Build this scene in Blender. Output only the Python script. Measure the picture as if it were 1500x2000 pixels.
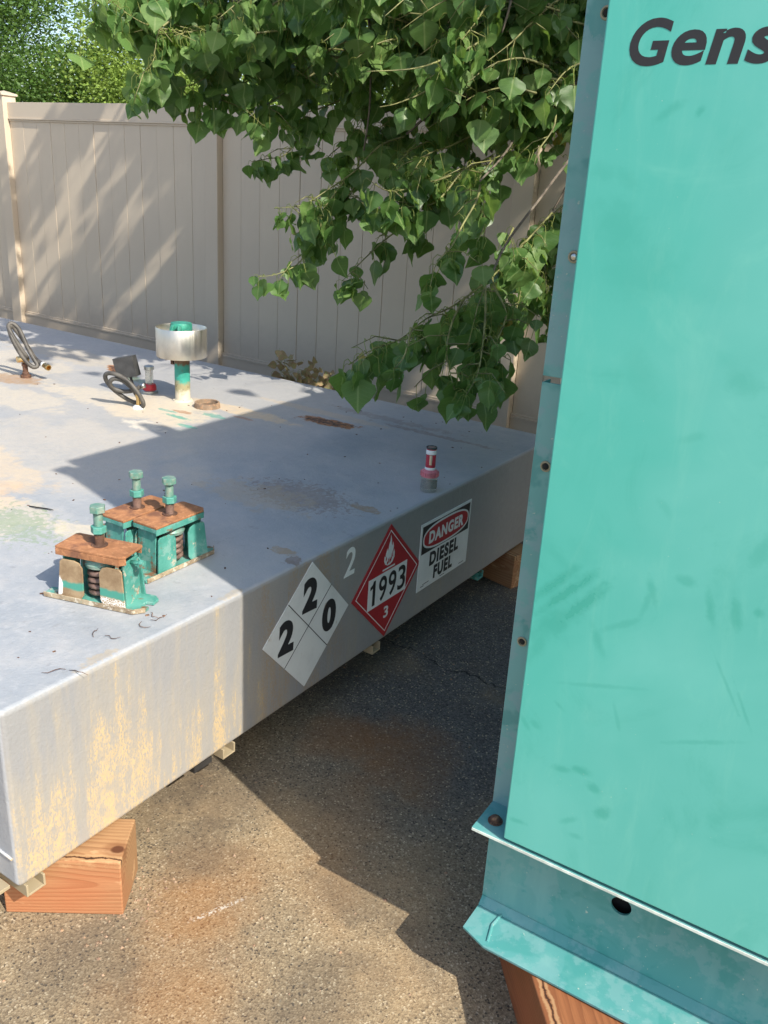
import bpy, bmesh, math, random
from mathutils import Vector, Matrix, noise as mnoise
R = math.radians
scene = bpy.context.scene
for o in list(bpy.data.objects): bpy.data.objects.remove(o)
COL = scene.collection
rnd = random.Random(7)

# ---------------------------------------------------------------- camera, sky, sun, exposure
cd = bpy.data.cameras.new('camera'); cam = bpy.data.objects.new('camera', cd); COL.objects.link(cam)
cr, cu, cb = Vector((0.826893, 0.559035, 0.061055)), Vector((-0.247607, 0.264449, 0.932072)), Vector((0.504914, -0.785841, 0.357092))
cam.matrix_world = Matrix(((cr.x, cu.x, cb.x, 0), (cr.y, cu.y, cb.y, 0), (cr.z, cu.z, cb.z, 1.5117), (0, 0, 0, 1)))
cd.sensor_fit = 'VERTICAL'; cd.sensor_height = 24.0; cd.lens = 24.0 * 0.8399
cd.clip_start = 0.02; cd.clip_end = 500
scene.camera = cam
SUN_DIR = Vector((0.709, -0.1835, 0.6809)).normalized()
w = bpy.data.worlds.new('World'); scene.world = w; w.use_nodes = True
nt = w.node_tree; nt.nodes.clear()
sky = nt.nodes.new('ShaderNodeTexSky'); sky.sky_type = 'NISHITA'; sky.sun_disc = False
sky.sun_elevation = math.asin(SUN_DIR.z); sky.sun_rotation = math.atan2(SUN_DIR.x, SUN_DIR.y)
sky.air_density = 1.0; sky.dust_density = 2.2; sky.ozone_density = 1.0
bg = nt.nodes.new('ShaderNodeBackground'); bg.inputs[1].default_value = 0.15
wo = nt.nodes.new('ShaderNodeOutputWorld')
nt.links.new(sky.outputs[0], bg.inputs[0]); nt.links.new(bg.outputs[0], wo.inputs[0])
ld = bpy.data.lights.new('sun', 'SUN'); ld.energy = 3.8; ld.angle = R(0.55); ld.color = (1.0, 0.93, 0.82)
sun = bpy.data.objects.new('sun', ld); COL.objects.link(sun)
sun.rotation_euler = SUN_DIR.to_track_quat('Z', 'Y').to_euler(); sun.location = (6, -2, 8)
scene.view_settings.view_transform = 'Standard'; scene.view_settings.look = 'None'
scene.view_settings.gamma = 1; scene.view_settings.use_curve_mapping = False
scene.view_settings.exposure = 0.80

# ---------------------------------------------------------------- helpers
def tag(o, label=None, cat=None, group=None, kind=None):
    if label: o['label'] = label
    if cat: o['category'] = cat
    if group: o['group'] = group
    if kind: o['kind'] = kind
    return o
def empty(name, loc=(0, 0, 0), rot=(0, 0, 0), label=None, cat=None, group=None):
    o = bpy.data.objects.new(name, None); COL.objects.link(o)
    o.location = loc; o.rotation_euler = rot; o.empty_display_size = 0.1
    return tag(o, label, cat, group)
class MB:
    def __init__(s): s.v = []; s.f = []; s.sm = []; s.uv = None
    def add(s, vs, fs, smooth=False):
        n = len(s.v); s.v += [tuple(v) for v in vs]
        s.f += [tuple(i + n for i in f) for f in fs]; s.sm += [smooth] * len(fs); return s
    def box(s, x0, x1, y0, y1, z0, z1, M=None):
        vs = [Vector((x, y, z)) for z in (z0, z1) for (x, y) in ((x0, y0), (x1, y0), (x1, y1), (x0, y1))]
        if M is not None: vs = [M @ v for v in vs]
        return s.add(vs, [(3, 2, 1, 0), (4, 5, 6, 7), (0, 1, 5, 4), (1, 2, 6, 5), (2, 3, 7, 6), (3, 0, 4, 7)])
    def prism(s, pts, ax, a0, a1, M=None):
        """2D outline (ccw), extruded along axis ax ('x','y','z') from a0 to a1"""
        def P(q, a):
            return Vector({'x': (a, q[0], q[1]), 'y': (q[0], a, q[1]), 'z': (q[0], q[1], a)}[ax])
        n = len(pts); vs = [P(q, a0) for q in pts] + [P(q, a1) for q in pts]
        if M is not None: vs = [M @ v for v in vs]
        fs = [tuple(range(n))[::-1], tuple(range(n, 2 * n))] + [(i, (i + 1) % n, n + (i + 1) % n, n + i) for i in range(n)]
        if ax == 'y': fs = [f[::-1] for f in fs]
        return s.add(vs, fs)
    def tube(s, path, rad, seg=8, cap=True, smooth=True):
        path = [Vector(p) for p in path]; n = len(path)
        rs = rad if isinstance(rad, (list, tuple)) else [rad] * n
        up = Vector((0.13, 0.31, 0.94)); vs = []
        t0 = (path[1] - path[0]).normalized(); u = t0.cross(up).normalized()
        for i, p in enumerate(path):
            t = (path[min(i + 1, n - 1)] - path[max(i - 1, 0)]).normalized()
            u = (u - t * u.dot(t)).normalized(); b = t.cross(u)
            for k in range(seg):
                a = 2 * math.pi * k / seg; vs.append(p + (u * math.cos(a) + b * math.sin(a)) * rs[i])
        fs = [(i * seg + k, i * seg + (k + 1) % seg, (i + 1) * seg + (k + 1) % seg, (i + 1) * seg + k) for i in range(n - 1) for k in range(seg)]
        s.add(vs, fs, smooth)
        if cap:
            m = len(s.v) - len(vs)
            s.f.append(tuple(range(m + seg - 1, m - 1, -1))); s.f.append(tuple(range(m + (n - 1) * seg, m + n * seg))); s.sm += [False, False]
        return s
    def lathe(s, prof, seg=28, M=None, smooth=False):
        """profile [(r,z)...] round the z axis"""
        vs = []
        for r_, z_ in prof:
            for k in range(seg):
                a = 2 * math.pi * k / seg; vs.append(Vector((r_ * math.cos(a), r_ * math.sin(a), z_)))
        if M is not None: vs = [M @ v for v in vs]
        fs = [(i * seg + k, i * seg + (k + 1) % seg, (i + 1) * seg + (k + 1) % seg, (i + 1) * seg + k) for i in range(len(prof) - 1) for k in range(seg)]
        return s.add(vs, fs, smooth)
def T(x, y, z, rz=0, rx=0, ry=0):
    return Matrix.Translation((x, y, z)) @ Matrix.Rotation(rz, 4, 'Z') @ Matrix.Rotation(ry, 4, 'Y') @ Matrix.Rotation(rx, 4, 'X')
def obj(name, mb, m, parent=None, bevel=0, seg=2, smooth_angle=None):
    me = bpy.data.meshes.new(name); me.from_pydata(mb.v, [], mb.f)
    me.polygons.foreach_set('use_smooth', mb.sm)
    bm = bmesh.new(); bm.from_mesh(me); bmesh.ops.recalc_face_normals(bm, faces=bm.faces); bm.to_mesh(me); bm.free()
    if m: me.materials.append(m)
    o = bpy.data.objects.new(name, me); COL.objects.link(o)
    if parent is not None: o.parent = parent
    if bevel:
        b = o.modifiers.new('bevel', 'BEVEL'); b.width = bevel; b.segments = seg; b.limit_method = 'ANGLE'; b.angle_limit = R(35)
        for p in me.polygons: p.use_smooth = True
        b.harden_normals = True
    elif smooth_angle:
        for p in me.polygons: p.use_smooth = True
        try: me.set_sharp_from_angle(angle=R(smooth_angle))
        except Exception: pass
    return o
def plain(name, me, parent=None):
    o = bpy.data.objects.new(name, me); COL.objects.link(o)
    if parent is not None: o.parent = parent
    return o

# ---------------------------------------------------------------- node helpers
class NT:
    def __init__(s, name):
        s.m = bpy.data.materials.new(name); s.m.use_nodes = True; s.t = s.m.node_tree; s.t.nodes.clear()
        s.out = s.t.nodes.new('ShaderNodeOutputMaterial'); s._tc = None
    def n(s, typ, **kw):
        nd = s.t.nodes.new(typ)
        for k, v in kw.items(): setattr(nd, k, v)
        return nd
    def L(s, a, b): s.t.links.new(a, b)
    def put(s, sock, v):
        if hasattr(v, 'is_linked') or isinstance(v, bpy.types.NodeSocket): s.L(v, sock)
        elif isinstance(v, (tuple, list)) and sock.type == 'RGBA' and len(v) == 3: sock.default_value = (*v, 1)
        else: sock.default_value = v
    def tc(s, which='Object'):
        if not s._tc: s._tc = s.n('ShaderNodeTexCoord')
        return s._tc.outputs[which]
    def map(s, vec=None, scale=(1, 1, 1), loc=(0, 0, 0), rot=(0, 0, 0)):
        nd = s.n('ShaderNodeMapping'); s.put(nd.inputs[0], vec or s.tc())
        nd.inputs['Location'].default_value = loc; nd.inputs['Scale'].default_value = scale; nd.inputs['Rotation'].default_value = rot
        return nd.outputs[0]
    def noise(s, scale=5, detail=4, rough=0.55, vec=None, dist=0, col=False):
        nd = s.n('ShaderNodeTexNoise'); s.put(nd.inputs['Vector'], vec or s.tc())
        nd.inputs['Scale'].default_value = scale; nd.inputs['Detail'].default_value = detail
        nd.inputs['Roughness'].default_value = rough; nd.inputs['Distortion'].default_value = dist
        return nd.outputs[1 if col else 0]
    def voro(s, scale=5, vec=None, feature='F1', out=0, rand=1):
        nd = s.n('ShaderNodeTexVoronoi', feature=feature); s.put(nd.inputs['Vector'], vec or s.tc())
        nd.inputs['Scale'].default_value = scale; nd.inputs['Randomness'].default_value = rand
        return nd.outputs[out]
    def ramp(s, v, a, b, lo=0., hi=1.):
        nd = s.n('ShaderNodeMapRange', interpolation_type='SMOOTHSTEP'); s.put(nd.inputs[0], v)
        nd.inputs[1].default_value = a; nd.inputs[2].default_value = b; nd.inputs[3].default_value = lo; nd.inputs[4].default_value = hi
        return nd.outputs[0]
    def lin(s, v, a, b, lo=0., hi=1.):
        nd = s.n('ShaderNodeMapRange'); s.put(nd.inputs[0], v)
        nd.inputs[1].default_value = a; nd.inputs[2].default_value = b; nd.inputs[3].default_value = lo; nd.inputs[4].default_value = hi
        return nd.outputs[0]
    def math(s, op, a, b=None, c=None):
        nd = s.n('ShaderNodeMath', operation=op); s.put(nd.inputs[0], a)
        if b is not None: s.put(nd.inputs[1], b)
        if c is not None: s.put(nd.inputs[2], c)
        return nd.outputs[0]
    def mul(s, a, b): return s.math('MULTIPLY', a, b)
    def mx(s, a, b): return s.math('MAXIMUM', a, b)
    def mix(s, f, a, b, mode='MIX'):
        nd = s.n('ShaderNodeMix', data_type='RGBA', blend_type=mode)
        s.put(nd.inputs[0], f); s.put(nd.inputs[6], a); s.put(nd.inputs[7], b); return nd.outputs[2]
    def sep(s, vec=None):
        nd = s.n('ShaderNodeSeparateXYZ'); s.put(nd.inputs[0], vec or s.tc()); return nd.outputs
    def patch(s, c, r, warp=0.6, ns=8, soft=0.5, rz=0, detail=5):
        """ragged ellipse mask round c in object space; r = radii (0 radius = ignore axis)"""
        sc = tuple((1 / q if q else 0) for q in r)
        mp = s.n('ShaderNodeMapping', vector_type='TEXTURE'); s.put(mp.inputs[0], s.tc())
        mp.inputs['Location'].default_value = tuple(c); mp.inputs['Rotation'].default_value = (0, 0, rz)
        vm = s.n('ShaderNodeVectorMath', operation='MULTIPLY'); s.L(mp.outputs[0], vm.inputs[0]); vm.inputs[1].default_value = sc
        ln = s.n('ShaderNodeVectorMath', operation='LENGTH'); s.L(vm.outputs[0], ln.inputs[0])
        nz = s.noise(ns, detail, 0.65)
        d = s.math('ADD', ln.outputs['Value'], s.mul(s.math('SUBTRACT', nz, 0.5), warp * 4))
        return s.ramp(d, 1 - soft / 2, 1 + soft / 2, 1, 0)
    def bump(s, h, strength=0.3, dist=0.002, normal=None):
        nd = s.n('ShaderNodeBump'); nd.inputs['Strength'].default_value = strength; nd.inputs['Distance'].default_value = dist
        s.put(nd.inputs['Height'], h)
        if normal is not None: s.L(normal, nd.inputs['Normal'])
        return nd.outputs[0]
    def bsdf(s, color, rough=0.6, metal=0., normal=None, spec=0.5, trans=0., alpha=None, coat=0):
        b = s.n('ShaderNodeBsdfPrincipled')
        s.put(b.inputs['Base Color'], color); s.put(b.inputs['Roughness'], rough); s.put(b.inputs['Metallic'], metal)
        b.inputs['Specular IOR Level'].default_value = spec; b.inputs['Transmission Weight'].default_value = trans
        if coat: b.inputs['Coat Weight'].default_value = coat
        if normal is not None: s.L(normal, b.inputs['Normal'])
        s.L(b.outputs[0], s.out.inputs[0]); return b
def basic(name, col, rough=0.6, metal=0, var=0.15, ns=20, bump=0.1, spec=0.5, trans=0.):
    n = NT(name); nz = n.noise(ns, 5, 0.6)
    c2 = tuple(min(1, c * (1 - var * 1.6)) for c in col); c1 = tuple(min(1, c * (1 + var)) for c in col)
    c = n.mix(n.ramp(nz, 0.3, 0.7), c2, c1)
    n.bsdf(c, n.lin(nz, 0.3, 0.7, rough * 0.85, min(1, rough * 1.15)), metal, n.bump(n.noise(ns * 6, 3), bump, 0.002), spec, trans); return n.m

# ---------------------------------------------------------------- materials
def mat_asphalt():
    n = NT('asphalt'); x, y, z = n.sep()
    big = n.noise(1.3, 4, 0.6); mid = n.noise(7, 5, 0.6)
    # tan dust where sunlit; grey of the shaded asphalt painted in farther back
    sunlit_dust = n.ramp(n.math('ADD', n.mul(n.math('SUBTRACT', big, 0.5), 1.6), n.mul(y, 1.0)), 1.15, 2.1, 1, 0)
    vc = n.voro(250, out=1); sp = n.sep(vc)
    v2 = n.sep(n.voro(520, out=1))
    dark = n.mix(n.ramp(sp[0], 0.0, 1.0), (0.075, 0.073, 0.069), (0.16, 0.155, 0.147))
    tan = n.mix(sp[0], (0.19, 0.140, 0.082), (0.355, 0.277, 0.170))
    c = n.mix(n.math('ADD', n.mul(sunlit_dust, 0.9), 0.05), dark, tan)
    c = n.mix(n.ramp(sp[1], 0.90, 1.0), c, (0.50, 0.42, 0.29))
    c = n.mix(n.ramp(sp[2], 0.90, 0.99, 0, 0.8), c, (0.03, 0.028, 0.026))
    c = n.mix(n.mul(n.ramp(v2[0], 0.6, 1.0), 0.32), c, (0.07, 0.055, 0.04))
    c = n.mix(n.ramp(mid, 0.42, 0.72, 0, 0.45), c, n.mix(0.5, c, (0.06, 0.05, 0.045)))
    c = n.mix(n.ramp(n.noise(2.4, 5, 0.6, n.map(loc=(3, 1, 0))), 0.5, 0.72, 0, 0.6), c, n.mix(0.6, c, (0.40, 0.27, 0.14)))
    # rust stains
    for cx, cy, rx, ry, a in ((-1.08, 1.03, .13, .08, .68), (-1.00, .92, .12, .12, .5), (-1.12, 1.14, .13, .08, .5), (-.92, .82, .14, .09, .45), (-1.18, 1.74, .14, .09, .85), (-1.00, 1.76, .12, .16, .75), (-.98, 1.45, .1, .2, .3), (-.9, 1.25, .06, .1, .25)):
        c = n.mix(n.mul(n.patch((cx, cy, 0), (rx, ry, 0), .55, 7, 1.3, .5), a), c, n.mix(0.5, c, (0.27, 0.115, 0.03)))
    for cx, cy, rx, ry in ((-.93, .5, .3, .16), (-1.32, 1.32, .14, .1), (-1.55, 1.3, .2, .2), (-1.16, .80, .16, .10), (-1.22, 1.16, .10, .10), (-.72, 1.0, .10, .14), (-.80, 1.25, .12, .05)):
        c = n.mix(n.mul(n.patch((cx, cy, 0), (rx, ry, 0), .6, 9, 1.1), .62), c, n.mix(0.6, c, (0.05, 0.042, 0.036)))
    # pale scrape
    sc = n.mul(n.patch((-1.04, 1.05, 0), (.065, .006, 0), .30, 50, .7, R(68)), n.ramp(n.noise(160, 2), .45, .6))
    c = n.mix(n.mul(sc, .6), c, (0.62, 0.58, 0.52))
    # hairline crack
    cr = n.math('ABSOLUTE', n.math('ADD', n.math('SUBTRACT', y, 2.27), n.mul(n.math('SUBTRACT', n.noise(9, 5, .6), .5), .14)))
    ck = n.mul(n.ramp(cr, 0.0015, 0.004, 1, 0), n.mul(n.ramp(x, -1.5, -1.4), n.ramp(x, -.9, -.4, 1, 0)))
    c = n.mix(n.mul(ck, .85), c, (0.015, 0.014, 0.013))
    h = n.math('ADD', n.voro(250), n.mul(n.noise(500, 2), .4))
    n.bsdf(c, 0.85, 0, n.bump(h, 0.5, 0.002), 0.35); return n.m

def mat_tank():
    n = NT('tank_paint'); x, y, z = n.sep()
    geo = n.n('ShaderNodeNewGeometry'); nz_ = n.sep(geo.outputs['Normal'])[2]
    top = n.ramp(nz_, .55, .85)
    big = n.noise(2.2, 5, .6); fine = n.noise(45, 4, .65); mid = n.noise(11, 5, .65)
    base = n.mix(n.ramp(big, .35, .68), (0.285, 0.31, 0.34), (0.365, 0.377, 0.395))
    base = n.mix(n.ramp(mid, .40, .70, 0, .5), base, (0.42, 0.415, 0.41))
    base = n.mix(n.ramp(fine, .52, .66, 0, .2), base, (0.46, 0.47, 0.49))
    base = n.mix(n.ramp(n.noise(28, 5, .7, n.map(loc=(4, 4, 4))), .60, .70, 0, .35), base, (0.20, 0.20, 0.21))
    cream = (0.56, 0.49, 0.38); rust = (0.32, 0.13, 0.045); brown = (0.16, 0.085, 0.045)
    tl = TLg
    base = n.mix(n.mul(n.ramp(n.math('ADD', y, n.mul(n.math('SUBTRACT', big, .5), 2)), .5, 1.4), n.ramp(x, -.5, -1.2, 0, .55)), base, (.395, .375, .345))
    brk = n.lin(n.noise(32, 5, .7, n.map(loc=(8, 2, 2))), .3, .55, .45, 1.0)
    def P(c_, a, col, r, warp=.55, ns=9, soft=.4, rz=0):
        cx, cy = tl(*c_)
        return n.mul(n.mul(n.mul(n.patch((cx, cy, 0), (r[0], r[1], 0), warp, ns, soft, rz), a), top), brk), col
    L_ = [P((-3.0, 2.38), .75, cream, (.42, .10), .5, 10), P((-2.7, 2.42), .9, (0.58, 0.50, .385), (.26, .17), .5, 10), P((-2.75, 2.55), .8, cream, (.18, .10), .5),
          P((-2.45, 2.66), .8, (0.6, .47, .31), (.3, .05), .45, 12), P((-2.2, 2.9), .55, (0.5, .4, .28), (.34, .035), .4, 14),
          P((-3.25, 2.12), .6, cream, (.3, .13), .5, 9), P((-3.9, 2.5), .6, cream, (.4, .2), .5, 8), P((-3.56, 2.33), .8, (0.36, .22, .11), (.13, .08), .45, 12),
          P((-3.9, 2.85), .5, (0.5, .42, .3), (.5, .12), .5, 7), P((-2.62, 1.5), .7, (.56, .44, .30), (.34, .14), .6, 8),
          P((-2.36, 1.35), .75, (.58, .42, .27), (.18, .13), .6, 12), P((-2.15, 1.32), .6, cream, (.2, .12), .6, 12), P((-2.05, 1.30), .7, (0.24, .31, .2), (.14, .08), 1.5, 60, .3),
          P((-1.86, 1.38), .6, (.64, .55, .40), (.13, .05), .6, 14), P((-2.5, 1.8), .35, (.55, .48, .38), (.5, .3), .6, 5),
          P((-2.45, 2.33), .8, (.07, .33, .26), (.05, .016), .6, 30, .3), P((-2.57, 2.4), .8, (.07, .33, .26), (.07, .014), .7, 28, .3), P((-2.68, 2.44), .7, (.07, .33, .26), (.05, .012), .7, 34, .3),
          P((-2.50, 2.52), .8, (.10, .32, .25), (.07, .02), .8, 34, .3), P((-2.62, 2.47), .7, rust, (.05, .018), .6, 25, .4), P((-2.38, 2.58), .6, rust, (.06, .012), .6, 25, .4),
          P((-2.57, 2.22), .8, (.66, .6, .5), (.09, .05), .6, 16, .4),
          P((-1.62, 2.02), .42, brown, (.17, .10), 1.0, 55, .2), P((-1.72, 1.93), .45, (.42, .33, .22), (.2, .09), .8, 20, .3), P((-1.40, 2.07), .7, (.30, .2, .11), (.05, .022), .7, 30, .3),
          P((-1.37, 1.65), .75, (.36, .26, .16), (.045, .02), .8, 34, .3), P((-1.315, 1.62), .6, brown, (.02, .03), .7, 40, .3), P((-1.7, 2.95), .45, brown, (.25, .02), .8, 26, .3),
          P((-1.95, 3.02), .35, brown, (.3, .03), .9, 26, .3), P((-1.305, .98), .5, (.42, .33, .2), (.012, .05), .8, 60, .3), P((-1.30, 1.37), .45, (.42, .33, .2), (.012, .04), .8, 60, .3)]
    c = base
    for m_, col_ in L_: c = n.mix(m_, c, col_)
    # rust craters
    def crater(c_, r, ns):
        nonlocal c
        cx, cy = tl(*c_)
        a = n.mul(n.patch((cx, cy, 0), (r[0], r[1], 0), .45, ns, .3, r[2]), top)
        b = n.mul(n.patch((cx, cy, 0), (r[0] * .75, r[1] * .7, 0), .8, ns * 1.6, .3, r[2]), top)
        c = n.mix(a, c, (0.30, .13, .045)); c = n.mix(n.mul(b, n.ramp(n.noise(60, 3), .35, .55)), c, (0.045, .018, .012)); return a
    k1 = crater((-2.10, 2.79), (.14, .048, .1), 22); k2 = crater((-3.36, 2.78), (.17, .04, -.35), 16)
    g3 = P((-3.22, 2.73), .75, (.22, .34, .25), (.1, .03), .6, 20, .3, -.3); c = n.mix(g3[0], c, g3[1])
    # ---- side face: ochre drips
    side = n.mul(n.math('SUBTRACT', 1, top), n.ramp(n.sep(geo.outputs['Normal'])[0], .5, .8))
    st = n.noise(5.5, 3, .5, n.map(scale=(1, 3.2, .28), loc=(0, 2.15, 0))); st2 = n.noise(40, 4, .65, n.map(scale=(1, 1.8, .22)))
    grain = n.noise(190, 3, .7, n.map(scale=(1, 1.2, .55)))
    near = n.ramp(y, .12, .66, .95, .0); hgt = n.ramp(z, .22, .54, .22, -.46)
    col1 = n.mul(n.ramp(n.math('ABSOLUTE', n.math('SUBTRACT', y, .575)), .008, .040, 1, 0), .75)
    cut = n.ramp(y, .02, .10, -.5, 0); far = n.ramp(y, .74, .86, 0, -.55)
    sc_ = n.math('ADD', n.math('ADD', n.math('SUBTRACT', n.mul(near, .54), .20), hgt), n.math('ADD', n.mul(n.math('SUBTRACT', st, .5), 2.6), n.mul(n.math('SUBTRACT', st2, .5), 1.5)))
    sc_ = n.math('ADD', sc_, n.math('ADD', n.math('ADD', col1, cut), far))
    dr = n.mul(n.ramp(sc_, -.02, .42), n.mul(n.ramp(n.math('ADD', grain, n.mul(sc_, .10)), .44, .56), n.ramp(n.noise(26, 4, .7, n.map(scale=(1, 1.6, .7), loc=(0, 1, 3))), .38, .56, .25, 1)))
    sidebase = n.mix(n.ramp(n.noise(3, 4), .3, .7), (0.25, 0.253, 0.26), (0.28, .278, .272))
    warm = n.mul(n.ramp(y, .9, 2.2), .55); sidebase = n.mix(warm, sidebase, (0.33, .315, .295))
    sidebase = n.mix(n.mul(n.ramp(sc_, -.55, .1), .5), sidebase, (.325, .295, .245))
    sidec = n.mix(n.mul(dr, .85), sidebase, (0.50, .375, .205))
    drk = n.mul(n.ramp(n.noise(6, 4, .6, n.map(scale=(1, 3, .4), loc=(0, 5, 0))), .42, .6), n.mul(n.ramp(y, .68, .74), n.ramp(y, .95, 1.2, 1, 0)))
    sidec = n.mix(n.mul(drk, n.ramp(grain, .4, .55, 0, .5)), sidec, (.34, .22, .10))
    c = n.mix(side, c, sidec)
    # worn edge
    h = n.math('ADD', n.noise(130, 3, .6), n.mul(n.noise(22, 4, .6), 1.4))
    h = n.math('SUBTRACT', h, n.mul(n.mx(k1, k2), 1.8))
    rough = n.lin(fine, .3, .7, .38, .58)
    n.bsdf(c, rough, 0, n.bump(h, .5, .0022), .5); return n.m

TANK_X, TANK_Y, TANK_A = -1.2814, 0.7424, R(0.3918)
def TLg(X, Y):
    dx, dy = X - TANK_X, Y - TANK_Y; c, s = math.cos(TANK_A), math.sin(TANK_A)
    return (dx * c + dy * s, -dx * s + dy * c)

def mat_teal(name='teal_paint', base=(0.105, 0.50, 0.43), smudge=True, bare=0.0):
    n = NT(name)
    lo = n.noise(2.0, 4, .6, n.map(scale=(1, 1, 1)), dist=.6)
    c = n.mix(n.ramp(lo, .3, .7), tuple(q * .90 for q in base), (base[0] * 1.35, base[1] * 1.04, base[2] * 1.06))
    chalk = (0.16, .50, .42); wet = (.035, .34, .265)
    rough = .42
    if smudge:
        # hand-wipe marks: ragged streaky darker patches
        sm = n.mul(n.ramp(n.noise(5, 6, .7, n.map(scale=(1, 1, .8), loc=(2, 0, 5)), dist=1.2), .52, .72), .30)
        wn = n.mul(n.math('SUBTRACT', n.noise(45, 4, .65, dist=.5), .5), 2.2)
        for cx, cz, rx, rz_, an, a in [(0.0348, 0.7778, 0.0476, 0.0079, 0.8661, 0.8), (0.0548, 0.7681, 0.0607, 0.0082, 0.8566, 0.9), (0.0789, 0.7522, 0.058, 0.0103, 0.8851, 0.9), (0.0415, 0.7101, 0.0523, 0.0186, 0.8764, 0.6), (0.0174, 0.6603, 0.0283, 0.0103, 1.2787, 0.5), (0.1133, 0.7006, 0.0236, 0.0071, -1.1051, 0.5), (0.1813, 0.8074, 0.0195, 0.0058, -1.2215, 0.5), (0.1456, 0.7403, 0.0335, 0.0049, 0.5957, 0.4), (0.1758, 0.7866, 0.0288, 0.0052, 1.352, 0.4), (0.227, 0.8377, 0.0143, 0.0083, -0.1383, 0.5), (0.2652, 0.8046, 0.0231, 0.006, -1.3022, 0.6), (0.2993, 0.8095, 0.0254, 0.0071, -1.3044, 0.6), (0.3285, 0.819, 0.0064, 0.0063, -0.507, 0.6), (0.0874, 0.4487, 0.0149, 0.006, 0.2163, 0.6), (0.1172, 0.4607, 0.015, 0.0067, 0.0822, 0.7), (0.144, 0.4363, 0.0126, 0.0074, -0.1617, 0.65), (0.1658, 0.3977, 0.0177, 0.009, 0.649, 0.7), (0.1113, 0.3547, 0.0138, 0.0052, 0.6908, 0.5), (0.1262, 0.3299, 0.0104, 0.006, 0.1147, 0.45), (0.0243, 0.3094, 0.015, 0.0047, 0.1321, 0.6), (0.031, 0.5138, 0.0095, 0.0062, -0.5404, 0.5), (0.0154, 0.5074, 0.0172, 0.0045, -0.9504, 0.5), (0.0666, 0.5657, 0.0106, 0.0042, -0.6419, 0.5), (0.1625, 0.5777, 0.0239, 0.0031, -1.2336, 0.4), (0.1291, 0.626, 0.0565, 0.0036, 0.2837, 0.4), (0.2863, 0.5877, 0.0519, 0.0038, 0.4059, 0.4), (0.3085, 0.6942, 0.0423, 0.0026, -1.0347, 0.4), (0.3372, 0.6645, 0.0318, 0.0026, -1.0921, 0.4), (0.1133, 1.1205, 0.0349, 0.0208, -1.0913, 0.25), (0.0555, 1.309, 0.0389, 0.0275, -0.7495, 0.35), (0.0996, 1.4525, 0.0178, 0.0058, -2.4808, 0.5), (0.1367, 1.4512, 0.008, 0.0043, -2.2159, 0.7), (0.0914, 1.2556, 0.0484, 0.0341, 0.3302, 0.25), (0.0244, 1.3765, 0.0156, 0.0112, -0.5274, 0.3), (0.0566, 1.3698, 0.0184, 0.0096, -0.4812, 0.3), (0.2506, 1.1281, 0.0209, 0.0154, -0.4493, 0.35), (0.1961, 1.0449, 0.0174, 0.0054, 0.4479, 0.3), (0.1794, 0.936, 0.0163, 0.0056, -0.8209, 0.3), (0.3129, 0.9053, 0.025, 0.0112, -1.9405, 0.4)]:
            mp = n.n('ShaderNodeMapping', vector_type='TEXTURE'); n.put(mp.inputs[0], n.tc()); mp.inputs['Location'].default_value = (cx, 0, cz); mp.inputs['Rotation'].default_value = (0, -an, 0)
            vm = n.n('ShaderNodeVectorMath', operation='MULTIPLY'); n.L(mp.outputs[0], vm.inputs[0]); vm.inputs[1].default_value = (1 / rx, 0, 1 / rz_)
            ln = n.n('ShaderNodeVectorMath', operation='LENGTH'); n.L(vm.outputs[0], ln.inputs[0])
            d = n.math('ADD', ln.outputs['Value'], wn)
            sm = n.mx(sm, n.mul(n.ramp(d, .3, 1.6, 1, 0), a * .72))
        x, y, z = n.sep(); deep = n.mul(n.mul(n.ramp(n.math('ADD', x, n.mul(n.math('SUBTRACT', n.noise(5, 5, .65, dist=.8), .5), .30)), .02, .26, 1, 0), n.ramp(z, .30, .62)), .50)
        c = n.mix(deep, c, (.05, .44, .36)); c = n.mix(n.mul(n.ramp(z, .25, .05), .0), c, wet)
        c = n.mix(n.ramp(n.noise(7, 5, .7, n.map(scale=(2.4, 1, .5), rot=(0, .5, 0), loc=(1, 0, 3)), dist=.6), .50, .72, 0, .28), c, (.19, .56, .47))
        c = n.mix(sm, c, wet); rough = n.lin(sm, 0, .6, .40, .26)
        c = n.mix(n.ramp(n.noise(3.5, 5, .7, n.map(loc=(9, 0, 1)), dist=1), .55, .75, 0, .35), c, (0.20, .60, .50))
        sp = n.mul(n.ramp(n.noise(260, 1), .74, .78), n.ramp(n.noise(6, 2), .56, .64)); c = n.mix(n.mul(sp, .7), c, (.75, .7, .6))
    if bare:
        c = n.mix(n.ramp(n.noise(11, 3, .55, n.map(loc=(2, 7, 1)), dist=.7), .50, .58, 0, .55), c, (.045, .25, .235))
        c = n.mix(n.ramp(n.noise(14, 5, .65), .47, .54, 0, bare), c, (0.22, .37, .38))
        c = n.mix(n.ramp(n.noise(18, 4, .6, n.map(scale=(1, 1, .12), loc=(3, 0, 0))), .5, .7, 0, .3), c, (0.20, .40, .38))
        c = n.mix(n.ramp(n.noise(120, 2), .70, .76, 0, .7), c, (.5, .52, .44))
    n.bsdf(c, rough, 0, n.bump(n.noise(90, 3), .06, .001), .5); return n.m

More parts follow.
